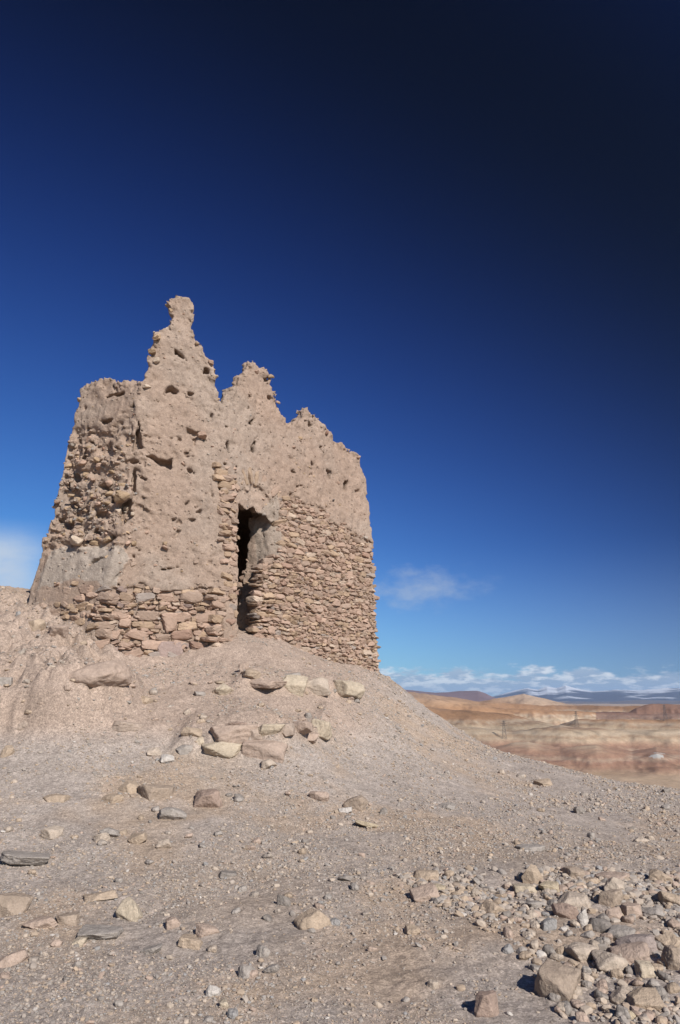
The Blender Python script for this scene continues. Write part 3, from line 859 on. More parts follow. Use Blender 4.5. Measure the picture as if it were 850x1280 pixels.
NAMED = [
    # left foreground
    ('rock', 65, 1044, 23, 15, 'pale', 'ang', 'pale pinkish angular rock beside a flat dark slab on the left gravel'),
    ('stone_slab', 28, 1077, 50, 17, 'grey', 'slab', 'long flat slate grey slab lying tilted in the gravel near the left edge'),
    ('rock', 171, 1050, 21, 13, 'tan', 'ang', 'tan rock with a dark underside, bigger one of a pair on open gravel'),
    ('rock', 205, 1058, 17, 11, 'pale', 'ang', 'small pale rock just right of the tan rock with a dark underside'),
    ('rock', 261, 1002, 32, 22, 'red', 'ang', 'reddish pyramid shaped rock alone below the stone step'),
    ('rock', 163, 1142, 26, 25, 'cream', 'ang', 'cream yellow pointed rock standing up from the gravel'),
    ('stone_slab', 15, 1201, 32, 17, 'pink', 'slab', 'pinkish grey flat slab on brown earth at the left edge'),
    ('rock', 14, 1132, 38, 36, 'brown', 'ang', 'reddish brown rock half buried at the left edge'),
    ('stone_slab', 51, 1154, 33, 16, 'pink', 'slab', 'flat pink stone beside the half buried reddish brown rock'),
    ('stone_slab', 124, 1123, 36, 10, 'tan', 'slab', 'orange tan flat slab flush with the gravel left of centre'),
    ('stone_slab', 125, 1171, 44, 11, 'grey', 'slab', 'long brown grey layered slab below the cream yellow pointed rock'),
    ('cobble', 99, 1180, 14, 10, 'cream', 'round', 'cream rounded cobble at the left end of the layered slab'),
    ('cobble', 265, 1241, 15, 14, 'white', 'round', 'whitish round cobble like a ball near the bottom edge'),
    ('rock', 284, 1095, 20, 9, 'dark', 'slab', 'dark brown flat rock alone on bare brown earth'),
    ('rock', 190, 1191, 24, 9, 'grey', 'slab', 'grey flat stone with shaded edge among the pebbles below the cream rock'),
    ('rock', 127, 1049, 17, 11, 'pale', 'ang', 'small pale rock leaning on a flat grey slab on the left gravel'),
    ('stone_slab', 139, 1043, 24, 11, 'grey', 'slab', 'short grey slab behind a small pale rock on the left gravel'),
    ('stone_slab', 215, 1018, 32, 18, 'grey', 'slab', 'pale grey slab left of the reddish pyramid shaped rock'),
    ('rock', 141, 998, 24, 17, 'tan', 'slab', 'pale tan flat rock left of the low brown outcrop'),
    ('rock', 192, 991, 42, 24, 'brown', 'ang', 'wide low brown outcrop of cracked rock on the left slope'),
    ('rock', 163, 985, 26, 16, 'tan', 'ang', 'tan broken piece at the left end of the low brown outcrop'),
    ('rock', 70, 998, 28, 13, 'tan', 'slab', 'buried tan rock showing only its flat top on the left slope'),
    ('stone_slab', 260, 1165, 26, 13, 'pink', 'slab', 'whitish pink flat stone in the gravel left of the dark grey stone'),
    ('stone_slab', 86, 1150, 27, 14, 'brown', 'slab', 'brownish flat stone between the pink flat stone and the cream rock'),
    ('rock', 10, 941, 16, 13, 'tan', 'ang', 'small tan rock at the foot of the left earth bank'),
    ('rock', 216, 1155, 16, 16, 'pink', 'slab', 'upright pink flake stuck in the gravel right of the cream rock'),
    ('rock', 240, 1180, 30, 13, 'tan', 'slab', 'sandy flat rock nearly buried below the whitish pink flat stone'),
    # middle foreground
    ('cobble', 355, 1131, 17, 14, 'dark', 'ang', 'dark charcoal stone alone on the gravel, darkest in the middle'),
    ('rock', 389, 1153, 40, 25, 'tan', 'ang', 'broad earth coloured rock sunk in the gravel near the dark charcoal stone'),
    ('cobble', 418, 1153, 13, 8, 'blue', 'round', 'small blue grey pebble right of the broad earth coloured rock'),
    ('rock', 431, 1099, 19, 7, 'dark', 'slab', 'thin dark stone lying on pale gravel left of the rubble spread'),
    ('stone_slab', 458, 1033, 26, 8, 'yellow', 'slab', 'yellowish thin flat slab below the orange crumbling rock'),
    ('rock', 443, 1005, 32, 18, 'brown', 'ang', 'orange crumbling rock on the slope between two paler stones'),
    ('rock', 432, 1013, 16, 9, 'white', 'slab', 'small white stone in front of the orange crumbling rock'),
    ('rock', 400, 996, 26, 14, 'pink', 'ang', 'dusty pink rock left of the orange crumbling rock'),
    ('rock', 480, 1015, 9, 9, 'dark', 'ang', 'little black stone right of the orange crumbling rock'),
    ('cobble', 541, 1236, 15, 13, 'pale', 'round', 'pale grey smooth cobble with a shaded side near the bottom middle'),
    ('rock', 309, 1221, 19, 13, 'grey', 'ang', 'grey wedge shaped stone right of the whitish round cobble'),
    ('cobble', 340, 1213, 17, 10, 'grey', 'round', 'flat oval grey cobble above and right of the grey wedge stone'),
    ('rock', 329, 1195, 16, 13, 'grey', 'ang', 'grey lump above the flat oval grey cobble'),
    ('cobble', 291, 1271, 11, 10, 'blue', 'round', 'blue grey pebble beside the cream pebbles at the bottom edge'),
    ('cobble', 280, 1260, 12, 10, 'cream', 'round', 'cream pebble directly below the whitish round cobble'),
    ('rock', 515, 1165, 18, 12, 'tan', 'ang', 'tan angular stone standing apart on the gravel left of the rubble spread'),
    ('rock', 558, 1009, 22, 8, 'grey', 'slab', 'grey thin slab on the bare slope right of the ruin'),
    ('rock', 724, 1014, 15, 9, 'dark', 'ang', 'dark jagged rock on the open slope below the far plain'),
    ('rock', 680, 979, 20, 8, 'tan', 'slab', 'tan low rock near the crest of the slope'),
    ('rock', 800, 1051, 17, 9, 'pale', 'round', 'pale smooth rock on the open slope near the right edge'),
    ('rock', 662, 1061, 30, 8, 'grey', 'slab', 'grey long slab with a pale end above the rubble spread'),
    ('rock', 832, 989, 9, 6, 'dark', 'round', 'small dark rock on the skyline of the slope'),
    ('cobble', 335, 957, 14, 10, 'pale', 'round', 'single pale stone on clear ground below the stone step'),
    ('rock', 208, 951, 12, 10, 'white', 'ang', 'whitish little rock left of the stone step on grey gravel'),
    ('rock', 192, 941, 17, 13, 'pale', 'ang', 'pale pointed rock left of the whitish little rock'),
    # rubble spread
    ('rock', 665, 1097, 25, 26, 'tan', 'ang', 'tan pointed rock standing upright on the back rim of the rubble spread'),
    ('rock', 693, 1236, 46, 35, 'brown', 'block', 'big square edged brown rock with a dark shadow, largest near the bottom edge'),
    ('rock', 609, 1262, 30, 28, 'red', 'ang', 'rounded red brown rock alone at the bottom edge'),
    ('rock', 806, 1256, 32, 24, 'tan', 'ang', 'tan blocky rock at the front of the rubble spread'),
    ('cobble', 765, 1209, 37, 20, 'pale', 'round', 'smooth oval pale cobble, longest rounded one in the rubble spread'),
    ('rock', 728, 1197, 33, 18, 'pale', 'round', 'pale greenish grey stone left of the smooth oval pale cobble'),
    ('rock', 749, 1160, 27, 20, 'dark', 'round', 'dark charcoal boulder in the middle of the rubble spread'),
    ('rock', 730, 1154, 11, 24, 'white', 'block', 'white upright block wedged left of the dark charcoal boulder'),
    ('rock', 706, 1143, 23, 17, 'red', 'ang', 'dark red rock in front of the broad pale stone'),
    ('rock', 717, 1132, 42, 22, 'pale', 'ang', 'broad pale grey stone on top of the rubble spread'),
    ('rock', 765, 1129, 32, 18, 'brown', 'ang', 'dark brown rock leaning behind the pale pyramid stone'),
    ('rock', 767, 1145, 19, 15, 'pink', 'ang', 'pink pale block in front of the dark brown leaning rock'),
    ('rock', 789, 1143, 23, 17, 'pink', 'block', 'square pinkish tan block right of the dark brown leaning rock'),
    ('rock', 778, 1171, 28, 17, 'grey', 'round', 'grey rounded stone right of the dark charcoal boulder'),
    ('rock', 796, 1184, 40, 17, 'purple', 'round', 'purple grey smooth stone at the right of the rubble spread'),
    ('rock', 791, 1197, 44, 18, 'pink', 'round', 'long pink stone lying in front of the purple grey smooth stone'),
    ('rock', 838, 1182, 32, 20, 'tan', 'ang', 'tan rock with dark base cut by the right edge'),
    ('rock', 845, 1205, 22, 26, 'brown', 'ang', 'brown rock in shadow below the tan rock at the right edge'),
    ('rock', 809, 1217, 20, 16, 'cream', 'ang', 'small cream wedge between the long pink stone and the tan blocky rock'),
    ('rock', 769, 1113, 20, 21, 'pale', 'ang', 'pale pyramid stone pointing up behind the rubble spread'),
    ('rock', 617, 1139, 21, 16, 'tan', 'round', 'tan rounded stone on the left flank of the rubble spread'),
    ('rock', 657, 1113, 28, 13, 'cream', 'slab', 'cream flat rock in front of the tan pointed rock'),
    ('rock', 843, 1128, 30, 16, 'tan', 'slab', 'tan flat slab jutting in from the right edge behind the rubble'),
    ('rock', 719, 1093, 23, 13, 'brown', 'ang', 'brown stone on the back rim of the rubble between tan rocks'),
    ('rock', 764, 1099, 34, 12, 'pink', 'slab', 'pink flat slab on the back rim behind the pale pyramid stone'),
    ('rock', 737, 1103, 22, 9, 'tan', 'slab', 'tan thin stone between the brown stone and the pink flat slab'),
    ('rock', 688, 1113, 26, 13, 'yellow', 'slab', 'yellow tan flat stone right of the cream flat rock'),
    ('rock', 780, 1250, 26, 18, 'pale', 'ang', 'pale lump left of the tan blocky rock near the bottom edge'),
    ('cobble', 634, 1190, 14, 9, 'blue', 'round', 'pale blue grey cobble left of the rubble spread'),
    ('rock', 785, 1274, 16, 12, 'yellow', 'ang', 'orange yellow stone at the bottom edge below the pale lump'),
    ('rock', 533, 1097, 27, 14, 'tan', 'round', 'tan grey oval stone at the left end of the rubble spread'),
    ('rock', 547, 1112, 19, 10, 'yellow', 'slab', 'yellow stone below the tan grey oval stone'),
    ('rock', 531, 1120, 30, 16, 'pink', 'ang', 'pink rock at the left tip of the rubble spread'),
    ('rock', 685, 1159, 18, 14, 'blue', 'round', 'slate blue stone left of the white upright block'),
    ('rock', 668, 1133, 22, 10, 'grey', 'round', 'grey oval stone between the tan rounded stone and the broad pale stone'),
    ('rock', 826, 1100, 24, 14, 'tan', 'ang', 'tan lump behind the rubble near the right edge'),
    ('rock', 817, 1142, 26, 12, 'grey', 'slab', 'grey layered slab right of the square pinkish tan block'),
    # stones along the earth terrace under the door
    ('stone_block', 329, 855, 44, 12, 'pink', 'slab', 'long pink flat block at the left of the stone row under the door'),
    ('boulder', 368, 859, 36, 25, 'cream', 'ang', 'pale cream boulder, biggest in the stone row under the door'),
    ('boulder', 396, 858, 27, 18, 'pale', 'ang', 'pale boulder right of the cream boulder in the stone row'),
    ('boulder', 436, 865, 32, 21, 'cream', 'ang', 'pale boulder alone at the right end of the stone row'),
    ('rock', 313, 843, 26, 14, 'tan', 'ang', 'tan rock above the long pink flat block'),
    ('rock', 305, 835, 15, 14, 'pink', 'ang', 'pink rock at the foot of the door opening'),
    ('rock', 366, 845, 22, 9, 'grey', 'slab', 'grey flat stone behind the pale cream boulder'),
    ('rock', 279, 864, 20, 14, 'cream', 'ang', 'pale rock left of the stone row under the door'),
    # stone step
    ('stone_block', 288, 919, 46, 22, 'pink', 'block', 'pinkish grey squared block in the middle of the stone step'),
    ('stone_block', 279, 936, 42, 18, 'cream', 'ang', 'cream yellow block under the pinkish squared block of the stone step'),
    ('stone_block', 331, 937, 46, 22, 'pink', 'block', 'tilted pinkish block with a dark gap beneath at the stone step'),
    ('rock', 316, 919, 17, 16, 'mud', 'ang', 'earth coloured rock between two pinkish blocks of the stone step'),
    ('stone_block', 232, 937, 21, 14, 'grey', 'slab', 'dark grey slab at the left end of the stone step'),
    ('rock', 251, 928, 15, 10, 'cream', 'ang', 'little cream rock between the dark grey slab and the pinkish squared block'),
    ('rock', 337, 914, 23, 14, 'cream', 'ang', 'cream rock on top of the stone step right of the pinkish squared block'),
    ('rock', 357, 914, 17, 16, 'mud', 'ang', 'brown upright rock of the stone step right of the cream rock'),
    ('rock', 374, 911, 23, 14, 'pink', 'ang', 'pink rock near the right end of the stone step'),
    ('rock', 401, 912, 17, 22, 'cream', 'block', 'pale upright rock closing the right end of the stone step'),
    ('rock', 386, 924, 19, 12, 'pink', 'ang', 'pink wedge below the pale upright rock at the end of the stone step'),
    ('rock', 296, 907, 24, 10, 'red', 'slab', 'red brown flat stone lying behind the pinkish squared block'),
    ('rock', 240, 918, 18, 11, 'tan', 'ang', 'tan rock behind the little cream rock of the stone step'),
    # bank on the left
    ('boulder', 112, 838, 76, 32, 'pink', 'lump', 'large smooth pinkish boulder half buried in the earth bank'),
    ('boulder', 155, 907, 46, 17, 'mud', 'slab', 'brown slab embedded at the foot of the earth bank'),
    ('boulder', 32, 908, 24, 13, 'mud', 'round', 'earth brown boulder at the base of the left bank'),
    ('rock', 8, 853, 18, 12, 'grey', 'ang', 'grey rock sticking out of the left bank'),
    ('rock', 182, 877, 17, 13, 'tan', 'ang', 'tan rock on the terrace right of the large pinkish boulder'),
    ('rock', 44, 782, 22, 14, 'tan', 'ang', 'tan rock on the bank left of the tower foot'),
    ('rock', 72, 790, 24, 16, 'pink', 'ang', 'pink rock among rubble at the tower foot'),
    ('rock', 22, 769, 10, 9, 'blue', 'round', 'blue grey stone near the top of the left bank'),
    ('rock', 250, 868, 14, 10, 'grey', 'slab', 'grey stone on the terrace below the red purple footing stone'),
]
for (nm, px, py, w, h, cn, sh, lab) in NAMED:
    cat = {'rock': 'rock', 'cobble': 'cobble', 'boulder': 'boulder', 'stone_slab': 'stone slab', 'stone_block': 'stone block'}[nm]
    sink = .32
    if 'stone step' in lab or 'stone row' in lab: 
        k_ = 1.2 if w > 25 else 1.35
        w, h, sink = w * k_, h * (1.25 if 'stone row' in lab else 1.1), (.22 if 'stone row' in lab else .3)
    if 'buried' in lab or 'flush' in lab or 'sunk' in lab or 'embedded' in lab or 'outcrop' in lab: sink = .47
    grp = None
    if py > 1085 and px > 500: grp = 'rocks of the rubble spread'
    elif 'stone step' in lab: grp = 'stones of the low step'
    elif 'stone row' in lab: grp = 'stones in the row under the door'
    place_rock(nm, px, py, w, h, cn, sh, lab, cat, grp, sink)

# loose stones of the rubble spread and of the open slopes: alike, so they share labels in their groups
HEAP = [(495, 1095), (560, 1088), (650, 1085), (850, 1088), (880, 1300), (720, 1300), (690, 1255), (640, 1180), (560, 1140)]
kinds = [('grey', 'fist sized grey loose stone of the rubble spread at the lower right'), ('tan', 'fist sized tan loose stone of the rubble spread at the lower right'),
         ('pale', 'fist sized pale loose stone of the rubble spread at the lower right'), ('pink', 'fist sized pinkish loose stone of the rubble spread at the lower right'),
         ('dark', 'fist sized dark loose stone of the rubble spread at the lower right')]
cnt = 0
while cnt < 130:
    px, py = RR.uniform(500, 850), RR.uniform(1090, 1278)
    if not in_poly(np.array(px), np.array(py), HEAP): continue
    if RR.random() > .35 + .65 * min(1, max(0, (px - 520) / 180)): continue
    k, lab = kinds[RR.choice(5, p=[.32, .22, .2, .16, .1])]
    w = RR.uniform(9, 17) * (.75 + .25 * (py - 1090) / 190)
    place_rock('loose_stone', px, py, w, w * RR.uniform(.5, .8), k, RR.choice(['ang', 'ang', 'round', 'slab']), lab, 'stone', 'loose stones of the rubble spread', .22, RR.uniform(.85, 1.1), .3, 3)
    cnt += 1
zones = [((500, 840), (965, 1075), 24, 'small stone scattered on the bare slope right of the ruin', 'stones scattered on the right slope', (5, 11)),
         ((0, 480), (965, 1080), 28, 'small stone lying about on the gravel below the stone step', 'stones scattered below the step', (6, 13)),
         ((0, 480), (1080, 1278), 24, 'small stone lying loose in the gravel of the near ground', 'stones in the near gravel', (7, 13)),
         ((130, 470), (850, 905), 40, 'small stone fallen on the earth terrace below the tower wall', 'fallen stones on the terrace', (5, 12)),
         ((0, 120), (745, 900), 34, 'small stone lying on the crumbling left earth bank', 'stones on the left bank', (5, 12)),
         ((478, 560), (860, 900), 12, 'small stone of the talus at the right corner of the tower', 'stones of the talus', (4, 9))]
for (xr, yr, num, lab, grp, wr) in zones:
    for _ in range(num):
        px, py = RR.uniform(*xr), RR.uniform(*yr)
        if xr[0] == 500 and py < 948 + (px - 650) * .19 + 12: continue
        if xr[0] == 478 and py < 868 + (px - 478) * .75: continue
        k = RR.choice(['grey', 'tan', 'pale', 'pink', 'dark', 'soil'], p=[.22, .2, .16, .2, .08, .14])
        w = RR.uniform(*wr)
        place_rock('loose_stone', px, py, w, w * RR.uniform(.45, .75), k, RR.choice(['ang', 'round', 'slab']), lab, 'stone', grp, .3, RR.uniform(.85, 1.1), .25, 3)

# ------------------------------------------------------------------ gravel: uncountable
gr = np.random.default_rng(33)


def scatter(n, level, az_r, r_r, size, power, seed, test=None, cap=.05):
    r = np.random.default_rng(seed)
    a = r.uniform(*az_r, n); R = np.exp(r.uniform(math.log(r_r[0]), math.log(r_r[1]), n))
    X, Y = np.sin(a) * R, np.cos(a) * R
    s = np.minimum(size * R * (1 - r.random(n)) ** (-1 / power), cap * (.6 + R / 14))
    cl = fbm(X, Y, 0, .8, 3, .6, 70)
    Z = ground_z(X, Y)
    px, py = project(X, Y, Z)
    ok = r.random(n) < np.clip(.55 + 1.2 * cl, .06, 1)
    ok &= ~((Y > 11.8) & in_poly(px, py, [(118, 830), (120, 700), (475, 700), (476, 838), (400, 822), (345, 803), (300, 797), (296, 828)]))
    if test is not None: ok &= test(px, py)
    X, Y, Z, s = X[ok], Y[ok], Z[ok], s[ok]
    m = len(X)
    R_, f_ = rocks(m, level, .5, 9, 4, r, 0)
    half = s[:, None] * np.stack([r.uniform(.8, 1.4, m), r.uniform(.8, 1.3, m), r.uniform(.45, .85, m)], 1)
    Q = np.einsum('nij,nvj->nvi', rand_rot(m, .3, r).astype(F32), R_ * half[:, None, :].astype(F32))
    Q += np.stack([X, Y, Z + half[:, 2] * .35], 1)[:, None, :].astype(F32)
    keys = ['grey', 'blue', 'tan', 'pale', 'pink', 'soil', 'dark', 'white', 'brown']
    cs = np.array([COL[k] for k in r.choice(keys, m, p=[.24, .04, .17, .15, .07, .22, .05, .02, .04])]) * r.uniform(.85, 1.2, (m, 1))
    cs = cs * .55 + .45 * COL['soil'] * 1.03
    v, f = merge_rocks(Q, f_)
    return v, f, np.repeat(cs, Q.shape[1], 0)


parts = [scatter(150000, 1, (-.52, .52), (3.5, 18.5), .00055, 2.4, 91, cap=.012),
         scatter(3600, 2, (-.52, .52), (3.5, 18.5), .0017, 2.5, 92, cap=.022),
         scatter(24000, 2, (.0, .5), (3.8, 7.4), .0013, 1.6, 93, test=lambda px, py: in_poly(px, py, HEAP), cap=.03)]
vs, fs, cs, off = [], [], [], 0
for v, f, c_ in parts:
    vs.append(v); fs.append(f + off); cs.append(c_); off += len(v)
g_ = mesh_obj('gravel', np.concatenate(vs), np.concatenate(fs), M_GRAVEL, None, np.concatenate(cs), smooth=False)
tag(g_, kind='stuff')

# ------------------------------------------------------------------ the valley and the hills beyond
def elev_z(py, r): 
    d = ray(425, py)
    return EYE[2] + r * d[2] / d[1]


def azim(px, py=880):
    d = ray(px, py)
    return math.atan2(d[0], d[1])


def ridge(A, R, pts, r0, front, back, rgh, seed, X, Y):
    """a ridge whose crest stands r0 metres away, its crest heights read along the bearing"""
    a = [azim(p[0], p[1]) for p in pts]; zc = [elev_z(p[1], r0 / 1.0) for p in pts]
    top = np.interp(A, a, zc)
    top = FLOOR + (top - FLOOR) * sstep(a[0] - (.45 if pts[0][0] <= 440 else .03), a[0], A)
    wob = noise(X, Y, 0, 1 / (front * 1.2), seed) * front * .22 + noise(X, Y, 0, 1 / (front * .35), seed + 1) * front * .13
    rr = R + wob
    t = np.where(rr < r0, (r0 - rr) / front, (rr - r0) / back)
    prof = 1 - sstep(0, 1, t)
    gul = np.abs(noise(X, Y, 0, 1 / (front * .22), seed + 2)) + .5 * np.abs(noise(X, Y, 0, 1 / (front * .09), seed + 3))
    h = FLOOR - 2 + (top - FLOOR + 2) * prof
    return h - rgh * gul * (prof * (1 - prof) * 4)


FLOOR = -100.0


def valley_z(X, Y):
    R = np.hypot(X, Y); A = np.arctan2(X, Y)
    z = FLOOR + 2.5 * noise(X, Y, 0, 1 / 260., 101) + 1.0 * noise(X, Y, 0, 1 / 60., 102)
    rs = [
        ([(440, 930), (560, 926), (620, 934), (660, 929), (700, 935), (745, 931), (790, 938), (820, 933), (860, 940), (1000, 940), (1300, 945)], 1260, 170, 500, 6, 110),     # red badlands
        ([(440, 905), (560, 908), (640, 914), (700, 907), (760, 910), (860, 912), (1000, 912), (1300, 912)], 1480, 220, 600, 7, 120),                # pale layered slope
        ([(440, 880), (520, 884), (575, 888), (640, 893), (690, 905), (700, 912), (760, 920)], 1750, 260, 500, 8, 130),                              # orange ridge
        ([(640, 940), (690, 910), (720, 899), (780, 897), (850, 898), (1000, 899), (1300, 903)], 1620, 190, 420, 6, 140),                             # orange capped bluff
        ([(440, 868), (510, 872), (560, 876), (620, 885), (700, 889), (800, 891), (1000, 890), (1300, 892)], 2250, 260, 900, 16, 150),
        ([(740, 905), (775, 896), (795, 884), (815, 879.5), (850, 880), (1000, 880), (1300, 885)], 2350, 150, 300, 14, 160),                           # dark red mesa
        ([(440, 862), (500, 864), (530, 867), (570, 872), (600, 878), (640, 880), (690, 882)], 2900, 300, 700, 16, 170),
        ([(560, 885), (600, 877), (630, 872), (655, 868.5), (680, 873), (710, 880), (740, 884)], 3600, 380, 700, 14, 180),                               # pale round hill
        ([(690, 888), (740, 885), (760, 883), (790, 885), (860, 884), (1300, 884)], 5200, 500, 1200, 14, 190),
    ]
    for (p, r0, fr, bk, rg, sd) in rs:
        z = np.maximum(z, ridge(A, R, p, r0, fr, bk, rg, sd, X, Y))
    z = np.where(R < 240, np.minimum(z, -97 - (240 - R) * .05), z)
    return z + 1.0 * noise(X, Y, 0, 1 / 18., 103) + (4 * noise(X, Y, 0, 1 / 90., 104) + 3 * np.abs(noise(X, Y, 0, 1 / 40., 105))) * sstep(1080, 1250, R) * sstep(9000, 3000, R)


def valley_col(V):
    x, y, z = V.T
    R = np.hypot(x, y)
    px, py = project(x, y, z)
    zz_ = z + 4 * noise(x, y, z, 1 / 190., 111) + 2.2 * noise(x, y, z, 1 / 45., 112) + 1.2 * noise(x, y, z, 1 / 14., 116)
    bands = [(-110, (.36, .27, .19)), (-99, (.37, .28, .195)), (-96, (.33, .235, .175)), (-92, (.27, .165, .12)), (-89, (.25, .15, .115)), (-86, (.35, .27, .21)), (-83, (.26, .16, .12)), (-78, (.29, .19, .14)), (-74, (.36, .27, .2)),
             (-70, (.41, .345, .26)), (-66, (.31, .23, .16)), (-62, (.43, .375, .29)), (-57, (.40, .33, .24)), (-53, (.27, .19, .13)), (-50, (.42, .36, .28)), (-46, (.32, .2, .12)), (-38, (.28, .165, .09)), (-28, (.29, .175, .1)), (-20, (.32, .21, .13)), (-8, (.34, .235, .16)), (6, (.37, .27, .2)), (60, (.36, .26, .2))]
    bz = np.array([b[0] for b in bands]); bc = np.array([b[1] for b in bands])
    c = np.stack([np.interp(zz_, bz, bc[:, k]) for k in range(3)], 1)
    fl = sstep(1120, 1060, R + 40 * noise(x, y, 0, 1 / 120., 117) + 12 * noise(x, y, 0, 1 / 30., 118))[:, None]
    c = c * (1 - fl) + fl * np.array([.47, .37, .27])
    n = fbm(x, y, 0, 1 / 500., 3, .5, 113)
    c = (c * .8 + .2 * np.array([.30, .20, .13])) * np.array([.97, .90, .84]) * (1 + .2 * n)[:, None]
    w = (sstep(2500, 3400, R) * sstep(0.1, .5, noise(x, y, 0, 1 / 700., 114)))[:, None]
    c = c * (1 - .5 * w) + .5 * w * np.array([.42, .33, .25])
    mesa = ((R > 2150) & (R < 2800) & (px > 745) & (zz_ > -60))[:, None]
    c = np.where(mesa, c * .3 + .7 * np.array([.17, .095, .075]), c)
    dr = np.abs(noise(x, y, 0, 1 / 130., 119)) + .4 * np.abs(noise(x, y, 0, 1 / 50., 120))
    c = c * (1 - .32 * sstep(.16, .02, dr) * sstep(1050, 1200, R))[:, None]          # scrub along the dry washes
    # patches of salt white crust
    p1 = (np.exp(-((px - 822) / 10) ** 2 - ((py - 944) / 3.2) ** 2) * (R > 800) * (R < 2500) > .5 + .5 * noise(x, y, z, 1 / 14., 115))[:, None]
    return np.where(p1, np.array([.40, .375, .34]), c)


azv = np.concatenate([np.arange(-.08, .52, .0011), np.linspace(.52, 2 * np.pi - .08, 150)[1:-1]])
radv = np.concatenate([[70, 130, 190], np.exp(np.arange(math.log(240), math.log(9000), .0055)), [11000, 15000, 22000, 33000, 46000]])
o = polar_mesh('valley', azv, radv, valley_z, M_VALLEY, valley_col)
tag(o, kind='structure')


def range_mesh(name, pts, r0, depth, seed, colf, base=-90, wob=1.0):
    a0, a1 = azim(pts[0][0], pts[0][1]), azim(pts[-1][0], pts[-1][1])
    na = 700; nd = 120
    A, T = np.meshgrid(np.linspace(a0, a1, na), np.linspace(-1, 1, nd))
    R = r0 + T * depth
    X, Y = np.sin(A) * R, np.cos(A) * R
    a = [azim(p[0], p[1]) for p in pts]; zc = [elev_z(p[1], r0) for p in pts]
    top = np.interp(A, a, zc)
    rid = 1 - np.abs(noise(X, Y, 0, 2.2 / depth, seed)); rid2 = 1 - np.abs(noise(X, Y, 0, 6. / depth, seed + 1)); rid3 = 1 - np.abs(noise(X, Y, 0, 17. / depth, seed + 2)) * .6 - np.abs(noise(X, Y, 0, 40. / depth, seed + 3)) * .6
    sh = np.clip(1 - np.abs(T) ** 1.15, 0, 1)
    k = .55 * rid + .28 * rid2 + .17 * rid3
    Z = base + (top - base) * sh * (1 - wob * .42 + wob * .46 * k)
    i = np.arange(nd * na).reshape(nd, na)
    q = np.stack([i[:-1, :-1], i[1:, :-1], i[1:, 1:], i[:-1, 1:]], -1).reshape(-1, 4)
    V = np.stack([X, Y, Z], -1).reshape(-1, 3)
    ob = mesh_obj(name, V, q[:, ::-1], M_MOUNT, None, colf(V, k.ravel()))
    return tag(ob, kind='structure')


def purple(V, k): return np.array([.15, .10, .10])[None] * (.75 + .5 * k)[:, None]


def snowy(V, k):
    x, y, z = V.T
    n = .5 * noise(x, y, z, 1 / 900., 121) + .35 * noise(x, y, z, 1 / 300., 122)
    s = .8 * sstep(-.35, 1.0, (z - 115) / 110. + n * 1.9 + (k - .66) * 5)[:, None]
    return np.array([.075, .075, .10])[None] * (1 - s) + s * np.array([.62, .64, .68])


range_mesh('hills', [(-500, 884), (-200, 868), (150, 862), (380, 860), (440, 857), (480, 858), (500, 860.5), (520, 863), (545, 865.5), (555, 865), (575, 863.5), (598, 863.5), (606, 866), (614, 870), (630, 876), (650, 881)], 8500, 1500, 131, purple, base=-110, wob=.35)
range_mesh('mountains', [(520, 882), (590, 876), (620, 869), (645, 863), (660, 859.5), (672, 862), (684, 858.5), (696, 860), (707, 856.5), (720, 860), (740, 863), (770, 861), (800, 863), (850, 859), (950, 861), (1200, 863)], 20000, 4200, 141, snowy, base=-110, wob=.9)
range_mesh('foothills', [(560, 884), (620, 879), (650, 877), (690, 879), (720, 876), (760, 877), (800, 874), (850, 875), (950, 874), (1200, 876)], 13000, 2200, 151, lambda V, k: np.array([.13, .11, .11])[None] * (.8 + .4 * k)[:, None], base=-110, wob=.7)

# power pylons out on the plain
M_STEEL = material('grey_steel', bumps=(), mottle=(), rough=.5, tint=(.10, .09, .085))


def bars(segs, w):
    vs, fs = [], []
    for a, b in segs:
        a, b = np.array(a, float), np.array(b, float)
        d = b - a; d /= np.linalg.norm(d)
        s = np.cross(d, [0.3, 1, .2]); s /= np.linalg.norm(s); t = np.cross(d, s)
        k = len(vs) * 8
        vs.append(np.array([p + w / 2 * (i * s + j * t) for p in (a, b) for i, j in ((-1, -1), (1, -1), (1, 1), (-1, 1))]))
        fs.append(np.array([[0, 1, 2, 3], [7, 6, 5, 4], [0, 4, 5, 1], [1, 5, 6, 2], [2, 6, 7, 3], [3, 7, 4, 0]]) + k)
    return np.concatenate(vs), np.concatenate(fs)


